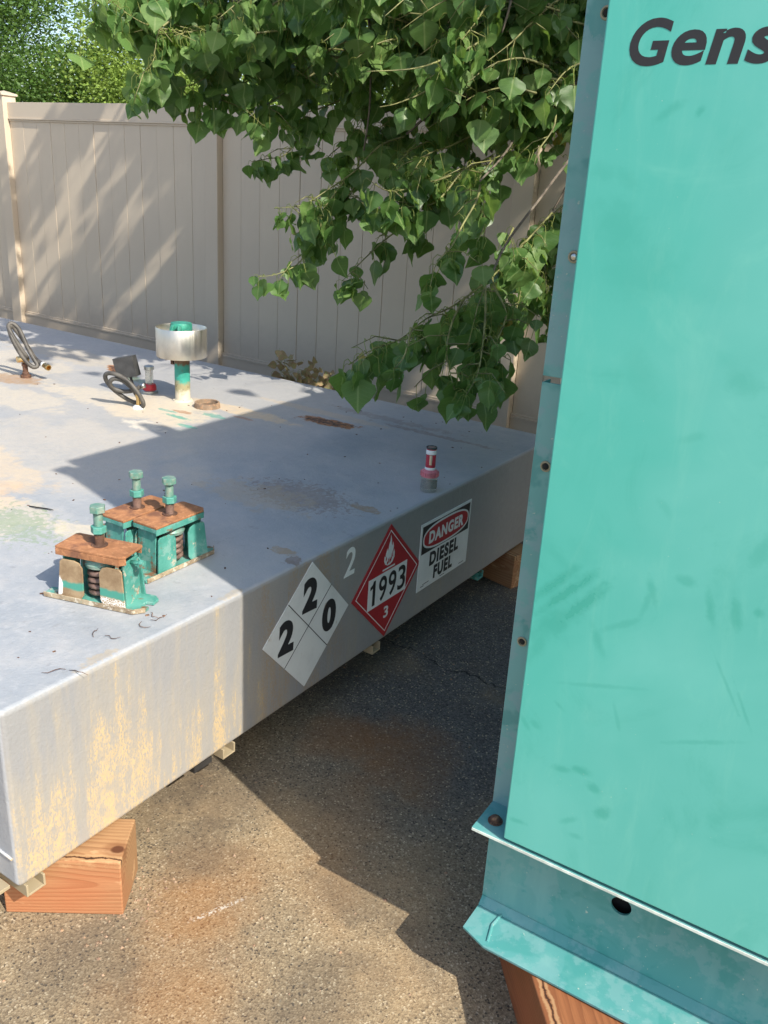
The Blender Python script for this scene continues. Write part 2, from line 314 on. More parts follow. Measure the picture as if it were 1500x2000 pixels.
def mat_wornteal():
    n = NT('worn_teal_paint'); a = n.noise(16, 5, .65); b = n.noise(40, 4, .7)
    geo = n.n('ShaderNodeNewGeometry')
    c = n.mix(n.ramp(a, .3, .7), (.045, .225, .18), (.11, .34, .285))
    c = n.mix(n.ramp(n.noise(30, 5, .7, n.map(loc=(7, 3, 3))), .54, .64, 0, .4), c, (.30, .42, .38)); c = n.mix(n.ramp(b, .60, .68), c, (.42, .38, .29)); c = n.mix(n.ramp(n.noise(24, 5, .7, n.map(loc=(3, 3, 3))), .56, .66), c, (.20, .095, .045))
    n.bsdf(c, n.lin(a, .3, .7, .4, .7), 0, n.bump(n.math('ADD', a, b), .35, .0015)); return n.m
def mat_rust(name='rusty_plate', base=(.37, .17, .08)):
    n = NT(name); a = n.noise(13, 6, .7); b = n.noise(70, 4, .7)
    c = n.mix(n.ramp(a, .34, .62), tuple(q * .62 for q in base), tuple(q * 1.08 for q in base)); c = n.mix(n.ramp(b, .5, .7, 0, .5), c, (.58, .30, .15))
    c = n.mix(n.ramp(n.noise(16, 5, .65, n.map(loc=(5, 1, 2))), .52, .66, 0, .65), c, (.13, .06, .045))
    n.bsdf(c, .8, 0, n.bump(n.math('ADD', b, a), .6, .002), .3); return n.m
def mat_scraped():
    """housing face with the paint burnt off to brown steel, a teal band and white scuffs low down"""
    n = NT('scraped_brown_steel'); x, y, z = n.sep(); a = n.noise(18, 5, .65)
    c = n.mix(n.ramp(a, .3, .7), (.20, .13, .07), (.36, .27, .16))
    zz = n.math('ADD', z, n.mul(n.math('SUBTRACT', a, .5), .02))
    c = n.mix(n.mul(n.ramp(zz, .028, .034), n.ramp(zz, .045, .052, 1, 0)), c, (.06, .26, .20))
    wsc = n.mul(n.mul(n.ramp(zz, .006, .010), n.ramp(zz, .026, .032, 1, 0)), n.ramp(n.voro(220, feature='DISTANCE_TO_EDGE'), .05, .12, 1, 0))
    wsc = n.mx(n.mul(wsc, n.ramp(x, .01, .03)), n.mul(n.patch((-.085, 0, .035), (.010, 0, .022), .3, 40, .3), n.ramp(z, .01, .015)))
    c = n.mix(wsc, c, (.85, .86, .85))
    n.bsdf(c, .65, 0, n.bump(a, .3, .001), .4); return n.m
def mat_wood(name, c_lo=(.20, .085, .035), c_hi=(.37, .215, .105), pith=(.02, .035, -.03)):
    n = NT(name); x, y, z = n.sep()
    wv = n.noise(1.0, 3, .5, n.map(scale=(1.8, 7, 7)), col=True)
    v = n.n('ShaderNodeVectorMath', operation='ADD'); n.put(v.inputs[0], n.tc())
    vs_ = n.n('ShaderNodeVectorMath', operation='SCALE'); n.L(wv, vs_.inputs[0]); vs_.inputs['Scale'].default_value = .035
    n.L(vs_.outputs[0], v.inputs[1])
    mp = n.map(v.outputs[0], scale=(0.06, 1, 1), loc=pith)
    ln = n.n('ShaderNodeVectorMath', operation='LENGTH'); n.L(mp, ln.inputs[0])
    r = n.mul(ln.outputs['Value'], 125)
    fr = n.math('FRACT', r); ring = n.mul(n.ramp(fr, .25, .92), n.ramp(fr, .93, 1.0, 1, 0))
    fib = n.noise(30, 4, .6, n.map(scale=(.5, 9, 9)))
    c = n.mix(n.mul(ring, n.lin(n.noise(4, 2), .3, .7, .25, .75)), c_hi, c_lo); c = n.mix(n.ramp(fib, .4, .7, 0, .4), c, tuple(q * .6 for q in c_hi))
    big = n.noise(3.5, 3, .5, n.map(scale=(.6, 1, 1))); c = n.mix(n.ramp(big, .45, .68, 0, .55), c, (.42, .13, .055))
    c = n.mix(n.ramp(n.noise(9, 4, .6, n.map(scale=(.8, 2, 2), loc=(2, 2, 2))), .60, .68, 0, .65), c, (.62, .40, .22))
    ck = n.math('ABSOLUTE', n.math('ADD', n.math('ADD', y, .056), n.mul(n.math('SUBTRACT', n.noise(14, 5, .7), .5), .030))); c = n.mix(n.mul(n.ramp(ck, .0008, .0030, 1, 0), n.ramp(z, .05, .06)), c, (.05, .02, .01))
    c = n.mix(n.mul(n.ramp(n.math('ABSOLUTE', n.math('ADD', ck, -.006)), .001, .005, 1, 0), n.mul(n.ramp(z, .05, .06), .5)), c, (.50, .33, .17))
    for kx, ky, kz in ((-.042, .022, .07), (.11, -.03, .07)):
        k = n.patch((kx, ky, kz), (.014, .011, .03), .12, 60, .5); c = n.mix(k, c, (.05, .02, .012))
        k = n.patch((kx, ky, kz), (.03, .022, .03), .12, 30, .6); c = n.mix(n.mul(k, .45), c, (.16, .055, .02))
    n.bsdf(c, .7, 0, n.bump(n.math('ADD', fib, n.mul(ring, -.6)), .35, .0015), .3); return n.m
def mat_metal(name, col=(.72, .70, .66), rough=.32, brushed=True, dirt=.25):
    n = NT(name); b = n.noise(60, 3, .6, n.map(scale=(1, 1, .05) if brushed else (1, 1, 1))); a = n.noise(12, 5, .6)
    c = n.mix(n.ramp(a, .45, .7, 0, dirt), col, tuple(q * .55 for q in col))
    n.bsdf(c, n.lin(b, .3, .7, rough * .75, rough * 1.35), 1, n.bump(b, .05, .001)); return n.m
def mat_fence():
    n = NT('fence_vinyl'); a = n.noise(1.6, 4, .6); oi = n.n('ShaderNodeObjectInfo')
    c = n.mix(n.ramp(a, .3, .7), (.575, .480, .360), (.61, .515, .39))
    c = n.mix(n.mul(oi.outputs['Random'], .25), c, (.50, .43, .35))
    c = n.mix(n.ramp(n.noise(40, 5, .7, n.map(scale=(1, 1, .3))), .62, .76, 0, .25), c, (.36, .30, .23))
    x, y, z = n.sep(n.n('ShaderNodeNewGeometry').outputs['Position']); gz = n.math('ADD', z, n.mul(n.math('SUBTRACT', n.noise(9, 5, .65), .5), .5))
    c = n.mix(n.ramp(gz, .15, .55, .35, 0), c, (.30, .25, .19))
    c = n.mix(n.ramp(n.noise(14, 4, .6, n.map(scale=(1, 1, .08))), .55, .75, 0, .22), c, (.42, .35, .27))
    n.bsdf(c, .42, 0, n.bump(n.noise(60, 2), .03, .001), .4); return n.m
def mat_leaf(name, cols, trans=(.36, .56, .07), tf=.42, rough=.42):
    n = NT(name)
    uv = n.n('ShaderNodeUVMap'); uv.uv_map = 'UVMap'; u, v, _ = n.sep(uv.outputs[0])
    at = n.n('ShaderNodeAttribute'); at.attribute_name = 'rnd'; oi = n.n('ShaderNodeObjectInfo')
    rr = n.math('FRACT', n.math('ADD', at.outputs['Fac'], oi.outputs['Random']))
    c = n.mix(rr, cols[0], cols[1]); c = n.mix(n.ramp(rr, .74, .80), c, n.mix(.5, c, (.20, .31, .09))); c = n.mix(n.ramp(rr, .994, .996), c, cols[2])  # some leaves painted paler at random, standing in for sunlit ones
    c = n.mix(n.ramp(n.noise(25, 3), .35, .7, 0, .35), c, cols[1])
    au = n.math('ABSOLUTE', n.math('SUBTRACT', u, .5))
    mid = n.ramp(au, .010, .022, 1, 0)
    sv = n.math('ABSOLUTE', n.math('SUBTRACT', n.math('FRACT', n.math('SUBTRACT', n.mul(v, 7), n.mul(au, 5))), .5))
    vein = n.mx(n.mul(mid, .75), n.ramp(sv, .02, .06, .25, 0))
    isp = n.ramp(v, 1.5, 1.6)       # petiole
    vein = n.mul(vein, n.ramp(v, 1.2, 1.3, 1, 0))
    c = n.mix(vein, c, (.26, .36, .13)); c = n.mix(isp, c, (.27, .32, .08))
    b = n.n('ShaderNodeBsdfPrincipled'); n.put(b.inputs['Base Color'], c); n.put(b.inputs['Roughness'], n.lin(rr, 0, 1, rough * .8, rough * 1.3)); b.inputs['Specular IOR Level'].default_value = .45
    n.L(n.bump(n.math('SUBTRACT', n.noise(60, 3), n.mul(vein, .8)), .25, .0015), b.inputs['Normal'])
    t = n.n('ShaderNodeBsdfTranslucent'); n.put(t.inputs[0], n.mix(.5, n.mix(rr, trans, tuple(q * .7 for q in trans)), c))
    ms = n.n('ShaderNodeMixShader'); ms.inputs[0].default_value = tf; n.L(b.outputs[0], ms.inputs[1]); n.L(t.outputs[0], ms.inputs[2]); n.L(ms.outputs[0], n.out.inputs[0])
    return n.m
def mat_lip():
    n = NT('scraped_tan_lip'); a = n.noise(26, 5, .7); b = n.noise(70, 4, .7)
    c = n.mix(n.ramp(a, .35, .65), (.40, .33, .22), (.20, .14, .085)); c = n.mix(n.ramp(b, .52, .62, 0, .7), c, (.62, .58, .48)); c = n.mix(n.ramp(n.noise(18, 5, .7, n.map(loc=(2, 5, 1))), .55, .62), c, (.10, .35, .29))
    n.bsdf(c, .6, 0, n.bump(b, .4, .001)); return n.m
def mat_bolt():
    n = NT('pale_painted_bolt'); a = n.noise(40, 4, .65)
    c = n.mix(n.ramp(a, .35, .65), (.09, .25, .20), (.26, .33, .27)); c = n.mix(n.ramp(n.noise(60, 4, .7, n.map(loc=(4, 4, 4))), .58, .66), c, (.24, .16, .10))
    n.bsdf(c, .45, .15, n.bump(a, .2, .001)); return n.m
M = {}
M['asphalt'] = mat_asphalt(); M['tank'] = mat_tank(); M['teal'] = mat_teal(); M['teal_rail'] = mat_teal('teal_rail_paint', (.085, .315, .305), False, .35)
M['teal_strip'] = mat_teal('dull_teal_strip', (.15, .40, .38), False, .75); M['wteal'] = mat_wornteal(); M['rust'] = mat_rust(); M['scraped'] = mat_scraped()
M['darkrust'] = mat_rust('dark_rust', (.10, .055, .038)); M['wood'] = mat_wood('cut_timber'); M['wood2'] = mat_wood('cut_timber_red', (.13, .04, .016), (.27, .105, .042), (-.03, .05, .05))
M['alu'] = mat_metal('brushed_aluminium', (.70, .66, .585), .42, True, .35); M['steel'] = mat_metal('zinc_bolt', (.55, .56, .53), .35, False, .5); M['brass'] = mat_metal('brass', (.72, .50, .22), .3, False, .4)
M['rubber'] = basic('black_rubber', (.085, .078, .068), .55, 0, .3, 30, .2); M['black'] = basic('black_plastic', (.05, .05, .05), .5, 0, .2, 30, .1); M['fence'] = mat_fence()
M['white'] = basic('white_sheet', (.74, .75, .74), .5, 0, .05, 9, .05); M['ink'] = basic('black_ink', (.018, .018, .018), .5, 0, .1, 30, .02)
M['red'] = basic('red_plastic', (.42, .02, .03), .4, 0, .12, 20, .05); M['pink'] = basic('faded_red_plastic', (.60, .18, .21), .5, 0, .2, 40, .1)
M['glass'] = basic('clear_plastic', (.80, .80, .74), .18, 0, .05, 20, .02, .5, .75); M['darkgreen'] = basic('dark_fluid', (.012, .028, .022), .25, 0, .3, 20, .05)
M['bark'] = basic('bark', (.15, .125, .095), .85, 0, .35, 25, .5); M['twig'] = basic('young_twig', (.20, .20, .075), .6, 0, .3, 20, .2)
M['dark'] = basic('dark_parts_and_shade', (.02, .018, .016), .9, 0, .2, 20, .1); M['spring'] = basic('spring_steel', (.20, .13, .105), .5, .3, .35, 40, .2)  # near-black for pad and stick, and painted shade inside holes
M['leaf'] = mat_leaf('cottonwood_leaf', ((.056, .132, .036), (.125, .240, .062), (.42, .27, .05)))
M['dryleaf'] = mat_leaf('dead_leaf', ((.30, .20, .10), (.42, .30, .17), (.22, .13, .07)), (.4, .25, .1), .25, .7)
M['bgleaf_d'] = mat_leaf('dark_tree_leaf', ((.065, .14, .028), (.11, .20, .04), (.20, .29, .07)), (.28, .44, .07), .34, .5)
M['bgleaf_l'] = mat_leaf('pale_tree_leaf', ((.20, .31, .06), (.30, .42, .09), (.36, .44, .14)), (.5, .62, .12), .4, .5)
M['boltpaint'] = mat_bolt()
M['lip'] = mat_lip()
M['port'] = mat_rust('brown_crust', (.30, .21, .14))
M['capteal'] = basic('dark_teal_cast', (.04, .27, .19), .45, 0, .25, 30, .15)
M['redclear'] = basic('red_clear_plastic', (.62, .06, .09), .25, 0, .15, 30, .05, .5, .35)
M['edge'] = basic('white_rail_edge', (.62, .70, .64), .5, 0, .15, 30, .1)  # white strip along the front of the top flange
def mat_dirtysheet(name, col):
    n = NT(name); a = n.noise(14, 5, .65); b = n.noise(34, 5, .7, n.map(scale=(1, 1, .35)))
    c = n.mix(n.ramp(a, .45, .72, 0, .35), col, tuple(q * .72 for q in col)); c = n.mix(n.ramp(b, .62, .70, 0, .55), c, (col[0] * .45 + .1, col[1] * .40 + .05, col[2] * .3 + .03))
    n.bsdf(c, .48, 0, n.bump(a, .05, .001)); return n.m
M['sheet_w'] = mat_dirtysheet('grubby_white_sheet', (.66, .68, .67)); M['sheet_r'] = mat_dirtysheet('faded_red_sheet', (.40, .022, .028)); M['num'] = mat_dirtysheet('faded_number_paint', (.80, .82, .80))
M['ink_d'] = mat_dirtysheet('faded_black_ink', (.022, .022, .024))
M['primer'] = mat_dirtysheet('tan_primer', (.34, .28, .18))
# ---------------------------------------------------------------- ground
g = MB(); g.add([(-150, -150, 0), (150, -150, 0), (150, 150, 0), (-150, 150, 0)], [(0, 1, 2, 3)])
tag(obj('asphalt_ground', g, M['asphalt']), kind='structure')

# ---------------------------------------------------------------- fence
YF = 4.8072; PX = [-9.512, -7.072, -4.632, -2.192, 0.248, 2.688]
fr = empty('vinyl_fence', (0, YF, 0), (0, 0, 0), 'tan vinyl privacy fence of vertical boards with posts and rails behind the tank', 'fence')
def rail(x0, x1, z0, z1, top):
    m = MB(); m.box(x0, x1, -.024, .024, z0 + (.028 if top else 0), z1 - (0 if top else .03))
    if top: m.box(x0, x1, -.030, .030, z0 + .014, z0 + .028); m.box(x0, x1, -.020, .02, z0, z0 + .014)
    else: m.box(x0, x1, -.030, .030, z1 - .03, z1 - .014); m.box(x0, x1, -.020, .02, z1 - .014, z1)
    return m
pw = .127
for i, px in enumerate(PX):
    p = obj('post', MB().box(px - pw, px, -pw / 2, pw / 2, 0, 2.0), M['fence'], fr, .006)
    cp = MB(); e = .012; cp.box(px - pw - e, px + e, -pw / 2 - e, pw / 2 + e, 1.995, 2.012)
    a0, a1, b0, b1 = px - pw - e, px + e, -pw / 2 - e, pw / 2 + e
    cp.add([(a0, b0, 2.012), (a1, b0, 2.012), (a1, b1, 2.012), (a0, b1, 2.012), (px - pw / 2, 0, 2.035)], [(0, 1, 4), (1, 2, 4), (2, 3, 4), (3, 0, 4)])
    obj('post_cap', cp, M['fence'], p, .002)
bw = None
board_me = None
for i in range(len(PX) - 1):
    x0, x1 = PX[i], PX[i + 1] - pw
    obj('top_rail', rail(x0, x1, 1.800, 1.945, True), M['fence'], fr, .002)
    obj('bottom_rail', rail(x0, x1, .085, .2285, False), M['fence'], fr, .002)
    nb = 13; bw = (x1 - x0 - .004) / nb
    if board_me is None:
        m = MB(); h = bw / 2; c = .0025
        m.prism([(-h + .0010, .011), (-h + .0010, -.0085), (-h + c, -.011), (h - c, -.011), (h - .0010, -.0085), (h - .0010, .011)], 'z', .20, 1.815)
        ob = obj('board', m, M['fence'], fr); board_me = ob.data; ob.location.x = x0 + .002 + h; first = 1
    else: first = 0
    for k in range(first, nb):
        ob = plain('board', board_me, fr); ob.location.x = x0 + .002 + (k + .5) * bw; ob.location.y = (rnd.random() - .5) * .004; ob.rotation_euler.z = (rnd.random() - .5) * .018

# ---------------------------------------------------------------- tank
tank = empty('fuel_tank', (TANK_X, TANK_Y, 0), (0, 0, TANK_A), 'long low grey steel fuel tank on timber blocks with hazard placards on its side', 'fuel tank')
ZT, ZB, TW, TLEN = .5645, .1505, 2.553, 6.2
body = obj('tank_body', MB().box(-TLEN, 0, 0, TW, ZB, ZT), M['tank'], tank, .013, 4)
seam = MB()      # weld bead low on the long side, and a drooping bead near the corner
seam.tube([(-TLEN, -.002, .225), (-.9, -.002, .222), (-.12, -.002, .228), (-.01, -.002, .224)], .003, 6)
obj('weld_seam', seam, M['tank'], tank)
for yy in (.036, .60, 1.27, 1.98, 2.50):      # base channels
    c = MB(); z1 = ZB; z0 = ZB - .029; hw = .022
    c.box(-TLEN + .02, .002, yy - hw, yy - hw + .005, z0, z1); c.box(-TLEN + .02, .002, yy + hw - .005, yy + hw, z0, z1); c.box(-TLEN + .02, .002, yy - hw + .005, yy + hw - .005, z0, z0 + .005)
    obj('base_channel', c, M['wteal'] if yy > 1.5 else M['primer'], tank, .001)
obj('base_lip', MB().box(-TLEN, -.03, -.045, -.0005, ZB - .012, ZB - .004), M['primer'], tank, .001)
obj('shim_pad', MB().box(-.14, -.005, .485, .545, ZB - .018, ZB - .001), M['dark'], tank)

# --- lettering
def text_poly(body_, bold=0., shear=0., sp=1.):
    cu_ = bpy.data.curves.new('t', 'FONT'); cu_.body = body_; cu_.offset = bold; cu_.shear = shear; cu_.extrude = .5; cu_.resolution_u = 6; cu_.space_character = sp
    o = bpy.data.objects.new('t', cu_); COL.objects.link(o); bpy.context.view_layer.update()
    me = bpy.data.meshes.new_from_object(o.evaluated_get(bpy.context.evaluated_depsgraph_get()))
    bpy.data.objects.remove(o); bpy.data.curves.remove(cu_); return me
def lettering(name, text, parent, m, centre, size, face, d0, th=.0006, bold=0., shear=0., tilt=0., sp=1.):
    """face 'tank': a -> y, b -> z, out -> +x ; 'gen': a -> x, b -> z, out -> -y"""
    me = text_poly(text, bold, shear, sp); me.name = name
    xs = [v.co.x for v in me.vertices]; ys = [v.co.y for v in me.vertices]
    cx, cy = (min(xs) + max(xs)) / 2, (min(ys) + max(ys)) / 2; sx = size[0] / (max(xs) - min(xs)); sy = size[1] / (max(ys) - min(ys))
    ct, st_ = math.cos(tilt), math.sin(tilt)
    for v in me.vertices:
        a, b, dd = (v.co.x - cx) * sx, (v.co.y - cy) * sy, d0 + (th if v.co.z > 0 else 0)
        a, b = a * ct - b * st_, a * st_ + b * ct
        a += centre[0]; b += centre[1]
        v.co = (dd, a, b) if face == 'tank' else (a, -dd, b)
    me.materials.clear(); me.materials.append(m)
    if face == 'gen': pass
    o = plain(name, me, parent); return o
def TY(y): return y - TANK_Y
def flat(pts, d0, d1): return MB().prism(pts, 'x', d0, d1)
def rot2(pts, c, a): return [(c[0] + x * math.cos(a) - y * math.sin(a), c[1] + x * math.sin(a) + y * math.cos(a)) for x, y in pts]

# grey-white four-square diamond with 2 2 0
c0 = (TY(1.655), .366); a0 = R(-3.0); r = .189
d = obj('hazard_diamond', flat(rot2([(r, 0), (0, r), (-r, 0), (0, -r)], c0, a0), .0005, .0025), M['sheet_w'], tank, .0004)
d['label'] = 'grubby white hazard diamond reading 2 2 0, lowest and nearest sign on the tank side'
for ax in (R(45), R(135)):
    obj('dividing_line', flat(rot2([(-r * .705, -.0012), (r * .705, -.0012), (r * .705, .0012), (-r * .705, .0012)], c0, a0 + ax), .0026, .0030), M['ink_d'], d)
for t_, (qa, qb) in (('2', (0, .094)), ('2', (-.094, .0)), ('0', (.094, .0))):
    q = rot2([(qa, qb)], c0, a0)[0]
    lettering('digit', t_, d, M['ink_d'], q, (.064, .100), 'tank', .0026, .0005, .055, 0, a0)
# painted 2
pn = lettering('painted_number', '2', tank, M['num'], (TY(1.842), .494), (.052, .088), 'tank', .0004, .0005, .012, .12)
pn['label'] = 'pale stencilled number 2 between the white diamond and the red diamond'
# red flammable diamond
c1 = (TY(2.052), .355); r = .193
d = obj('flammable_placard', flat(rot2([(r, 0), (0, r), (-r, 0), (0, -r)], c1, 0), .0005, .0025), M['sheet_r'], tank, .0004)
d['label'] = 'red diamond placard with white flame and number 1993'
ri = .174; rj = .1705; bm_ = MB()
for k in range(4):
    aa, bb = k * math.pi / 2, (k + 1) * math.pi / 2
    bm_.prism([(c1[0] + ri * math.cos(aa), c1[1] + ri * math.sin(aa)), (c1[0] + ri * math.cos(bb), c1[1] + ri * math.sin(bb)), (c1[0] + rj * math.cos(bb), c1[1] + rj * math.sin(bb)), (c1[0] + rj * math.cos(aa), c1[1] + rj * math.sin(aa))], 'x', .0026, .0030)
obj('white_border', bm_, M['white'], d)
obj('number_panel', flat([(c1[0] - .108, c1[1] - .064), (c1[0] + .108, c1[1] - .064), (c1[0] + .108, c1[1] + .040), (c1[0] - .108, c1[1] + .040)], .0026, .0032), M['white'], d)
obj('digit', flat([(c1[0] + a, c1[1] + b) for a, b in ((-.084, -.054), (-.070, -.054), (-.070, .030), (-.080, .030), (-.085, .020), (-.097, .014), (-.097, .003), (-.084, .008))], .0033, .0038), M['ink'], d)
for k, t_ in enumerate('1993'):
    if k == 0: continue
    lettering('digit', t_, d, M['ink'], (c1[0] + (-.080, -.028, .026, .080)[k], c1[1] - .012), ((.026, .044, .044, .044)[k], .084), 'tank', .0033, .0005, .012, 0)
lettering('digit', '3', d, M['white'], (c1[0], c1[1] - .104), (.026, .040), 'tank', .0026, .0005, .02)
fl = [(-.010, 0), (.008, 0), (.024, .006), (.036, .020), (.037, .036), (.033, .049), (.030, .036), (.024, .047), (.027, .062), (.019, .080), (.017, .064), (.010, .074), (.009, .090), (.002, .108), (.000, .088), (-.007, .076), (-.010, .062), (-.016, .052), (-.019, .064), (-.026, .048), (-.030, .034), (-.036, .040), (-.037, .022), (-.028, .008)]
fx = MB(); 
fo = [(c1[0] + x * .78, c1[1] + .058 + y * .92) for x, y in fl]
obj('flame_symbol', flat(fo, .0026, .0031), M['white'], d)
for pts in ([(-.014, .004), (-.004, .010), (-.006, .022), (-.013, .030), (-.010, .018), (-.018, .012)], [(.002, .006), (.012, .012), (.018, .024), (.012, .040), (.013, .026), (.006, .018), (.003, .030), (-.001, .018)], [(.020, .026), (.026, .022), (.024, .040), (.019, .048)], [(-.024, .018), (-.020, .026), (-.024, .038), (-.028, .026)]):
    obj('flame_cutout', flat([(c1[0] + x * .78, c1[1] + .058 + y * .92) for x, y in pts], .0032, .0035), M['sheet_r'], d)
obj('underline', flat([(c1[0] - .034, c1[1] + .046), (c1[0] + .034, c1[1] + .046), (c1[0] + .034, c1[1] + .051), (c1[0] - .034, c1[1] + .051)], .0026, .0031), M['white'], d)
# danger sign
q = [(TY(2.232), .237), (TY(2.581), .262), (TY(2.577), .486), (TY(2.241), .487)]
q = [(TY(2.234), .238), (TY(2.579), .238 + .018), (TY(2.579), .487), (TY(2.240), .484)]
cD = (TY(2.408), .366); wd, hd = .342, .243
def R4(x0, x1, z0, z1): return [(cD[0] + x0, cD[1] + z0), (cD[0] + x1, cD[1] + z0), (cD[0] + x1, cD[1] + z1), (cD[0] + x0, cD[1] + z1)]
d = obj('danger_sign', flat(R4(-wd / 2, wd / 2, -hd / 2, hd / 2), .0005, .003), M['white'], tank, .0005)
d['label'] = 'white sign reading DANGER DIESEL FUEL'
obj('black_band', flat(R4(-wd / 2 + .010, wd / 2 - .010, .012, hd / 2 - .010), .0031, .0035), M['ink'], d)
def ell(rx, rz, cz, n=40, pw_=2.6):
    out = []
    for k in range(n):
        a = 2 * math.pi * k / n; cx_, sx_ = math.cos(a), math.sin(a)
        out.append((cD[0] + rx * math.copysign(abs(cx_) ** (2 / pw_), cx_), cD[1] + cz + rz * math.copysign(abs(sx_) ** (2 / pw_), sx_)))
    return out
obj('oval_ring', flat(ell(.156, .047, .0615), .0036, .0039), M['white'], d)
obj('red_oval', flat(ell(.149, .040, .0615), .0040, .0043), M['sheet_r'], d)
lettering('danger_lettering', 'DANGER', d, M['white'], (cD[0], cD[1] + .0615), (.236, .045), 'tank', .0044, .0004, .045, sp=1.14)
lettering('diesel_lettering', 'DIESEL', d, M['ink'], (cD[0] - .002, cD[1] - .022), (.198, .052), 'tank', .0031, .0004, .05, sp=1.16)
lettering('fuel_lettering', 'FUEL', d, M['ink'], (cD[0] - .002, cD[1] - .080), (.130, .050), 'tank', .0031, .0004, .05, sp=1.16)
for x0, x1, z0 in ((-.148, -.128, -.110), (-.135, -.095, -.104), (-.02, .012, -.113), (.115, .150, -.112)):
    obj('small_print', flat(R4(x0, x1, z0, z0 + .0022), .0031, .0034), M['ink_d'], d)

# --- fill pipe with aluminium spill guard
def TP(X, Y): a, b = TLg(X, Y); return a, b
fxp, fyp = TP(-2.763, 2.608)
def mat_fillpipe():
    n = NT('peeling_teal_pipe'); x, y, z = n.sep(); a = n.noise(22, 5, .65)
    c = n.mix(n.ramp(a, .3, .7), (.03, .27, .21), (.05, .36, .28))
    zz = n.math('ADD', z, n.mul(n.math('SUBTRACT', a, .5), .10))
    c = n.mix(n.ramp(zz, ZT + .075, ZT + .10, 1, 0), c, (.33, .30, .17)); c = n.mix(n.ramp(zz, ZT + .03, ZT + .055, 1, 0), c, (.62, .56, .44))
    c = n.mix(n.ramp(n.noise(60, 4, .7), .60, .66, 0, .8), c, (.12, .07, .03)); c = n.mix(n.ramp(zz, ZT + .155, ZT + .17), c, (.14, .08, .04))
    n.bsdf(c, .5, 0, n.bump(a, .3, .002)); return n.m
fp = obj('fill_pipe', MB().lathe([(.033, ZT), (.033, ZT + .20)], 28, T(fxp, fyp, 0), True).lathe([(.0001, ZT + .006), (.041, ZT + .006), (.044, ZT - .001)], 28, T(fxp, fyp, 0)), mat_fillpipe(), tank)
fp['label'] = 'peeling teal fill pipe under the aluminium spill bucket'
sb_ = MB().lathe([(.0001, ZT + .196), (.106, ZT + .196), (.1075, ZT + .198), (.1075, ZT + .318), (.1065, ZT + .3195), (.1055, ZT + .318), (.1055, ZT + .200), (.0001, ZT + .200)], 56, T(fxp, fyp, 0))
obj('spill_bucket', sb_, M['alu'], fp, smooth_angle=40)
cap = MB().lathe([(.034, ZT + .20), (.034, ZT + .29), (.044, ZT + .292), (.046, ZT + .312), (.046, ZT + .330), (.043, ZT + .338), (.020, ZT + .341), (.0001, ZT + .340)], 30, T(fxp, fyp, 0))
cpo = obj('fill_cap', cap, M['capteal'], fp, smooth_angle=35)
lug = MB()
for a in (-.9, -.35):
    Mx = T(fxp, fyp, ZT + .30, a - .55)
    lug.prism([(.040, .035), (.058, .033), (.068, .020), (.070, -.02), (.062, -.02), (.060, .010), (.044, .018)], 'y', -.007, .007, Mx)
obj('cap_lug', lug, M['capteal'], fp, .0015)
obj('side_latch', MB().box(fxp - .085, fxp - .06, fyp - .055, fyp - .045, ZT + .180, ZT + .194).box(fxp - .05, fxp - .034, fyp - .02, fyp, ZT + .155, ZT + .195), M['darkrust'], fp, .001)
# open rusty port
hx, hy = TP(-2.61, 2.603)
op = obj('open_port', MB().lathe([(.056, ZT - .001), (.053, ZT + .022), (.050, ZT + .024), (.046, ZT + .022), (.045, ZT + .002)], 32, T(hx, hy, 0)), M['port'], tank, smooth_angle=40)
obj('port_hole', MB().lathe([(.045, ZT + .004), (.02, ZT + .003), (.0001, ZT + .003)], 32, T(hx, hy, 0)), M['dark'], op)  # dark disc painted in for the shaded depth, tank top is uncut
# small sight gauge beside the pipe
gx, gy = TP(-2.965, 2.60)
sg = obj('sight_gauge', MB().lathe([(.036, ZT), (.036, ZT + .010), (.030, ZT + .014), (.0001, ZT + .014)], 26, T(gx, gy, 0)), M['steel'], tank, smooth_angle=35)
obj('red_collar', MB().lathe([(.030, ZT + .014), (.030, ZT + .030), (.026, ZT + .040), (.018, ZT + .042)], 26, T(gx, gy, 0)), M['red'], sg, smooth_angle=35)
obj('clear_tube', MB().lathe([(.018, ZT + .040), (.018, ZT + .104)], 26, T(gx, gy, 0), True), M['glass'], sg)
obj('tube_cap', MB().lathe([(.018, ZT + .104), (.022, ZT + .106), (.022, ZT + .120), (.016, ZT + .123), (.0001, ZT + .123)], 26, T(gx, gy, 0)), M['steel'], sg, smooth_angle=35)
# black junction cover
jx, jy = TP(-3.03, 2.53)
J = T(jx, jy, ZT + .115, R(22), R(0), R(-14))
jb = MB(); jb.box(-.048, .048, -.020, -.016, -.045, .045, J); jb.box(-.048, -.044, -.016, .022, -.045, .045, J); jb.box(.044, .048, -.016, .022, -.045, .045, J); jb.box(-.044, .044, -.016, .022, .041, .045, J); jb.box(-.044, .044, -.016, .022, -.045, -.041, J)
jo = obj('junction_cover', jb, M['black'], tank, .001)
obj('cover_stem', MB().tube([J @ Vector((0, .01, -.04)), (jx + .01, jy + .02, ZT + .04), (jx + .02, jy + .02, ZT)], .006, 8), M['black'], jo)
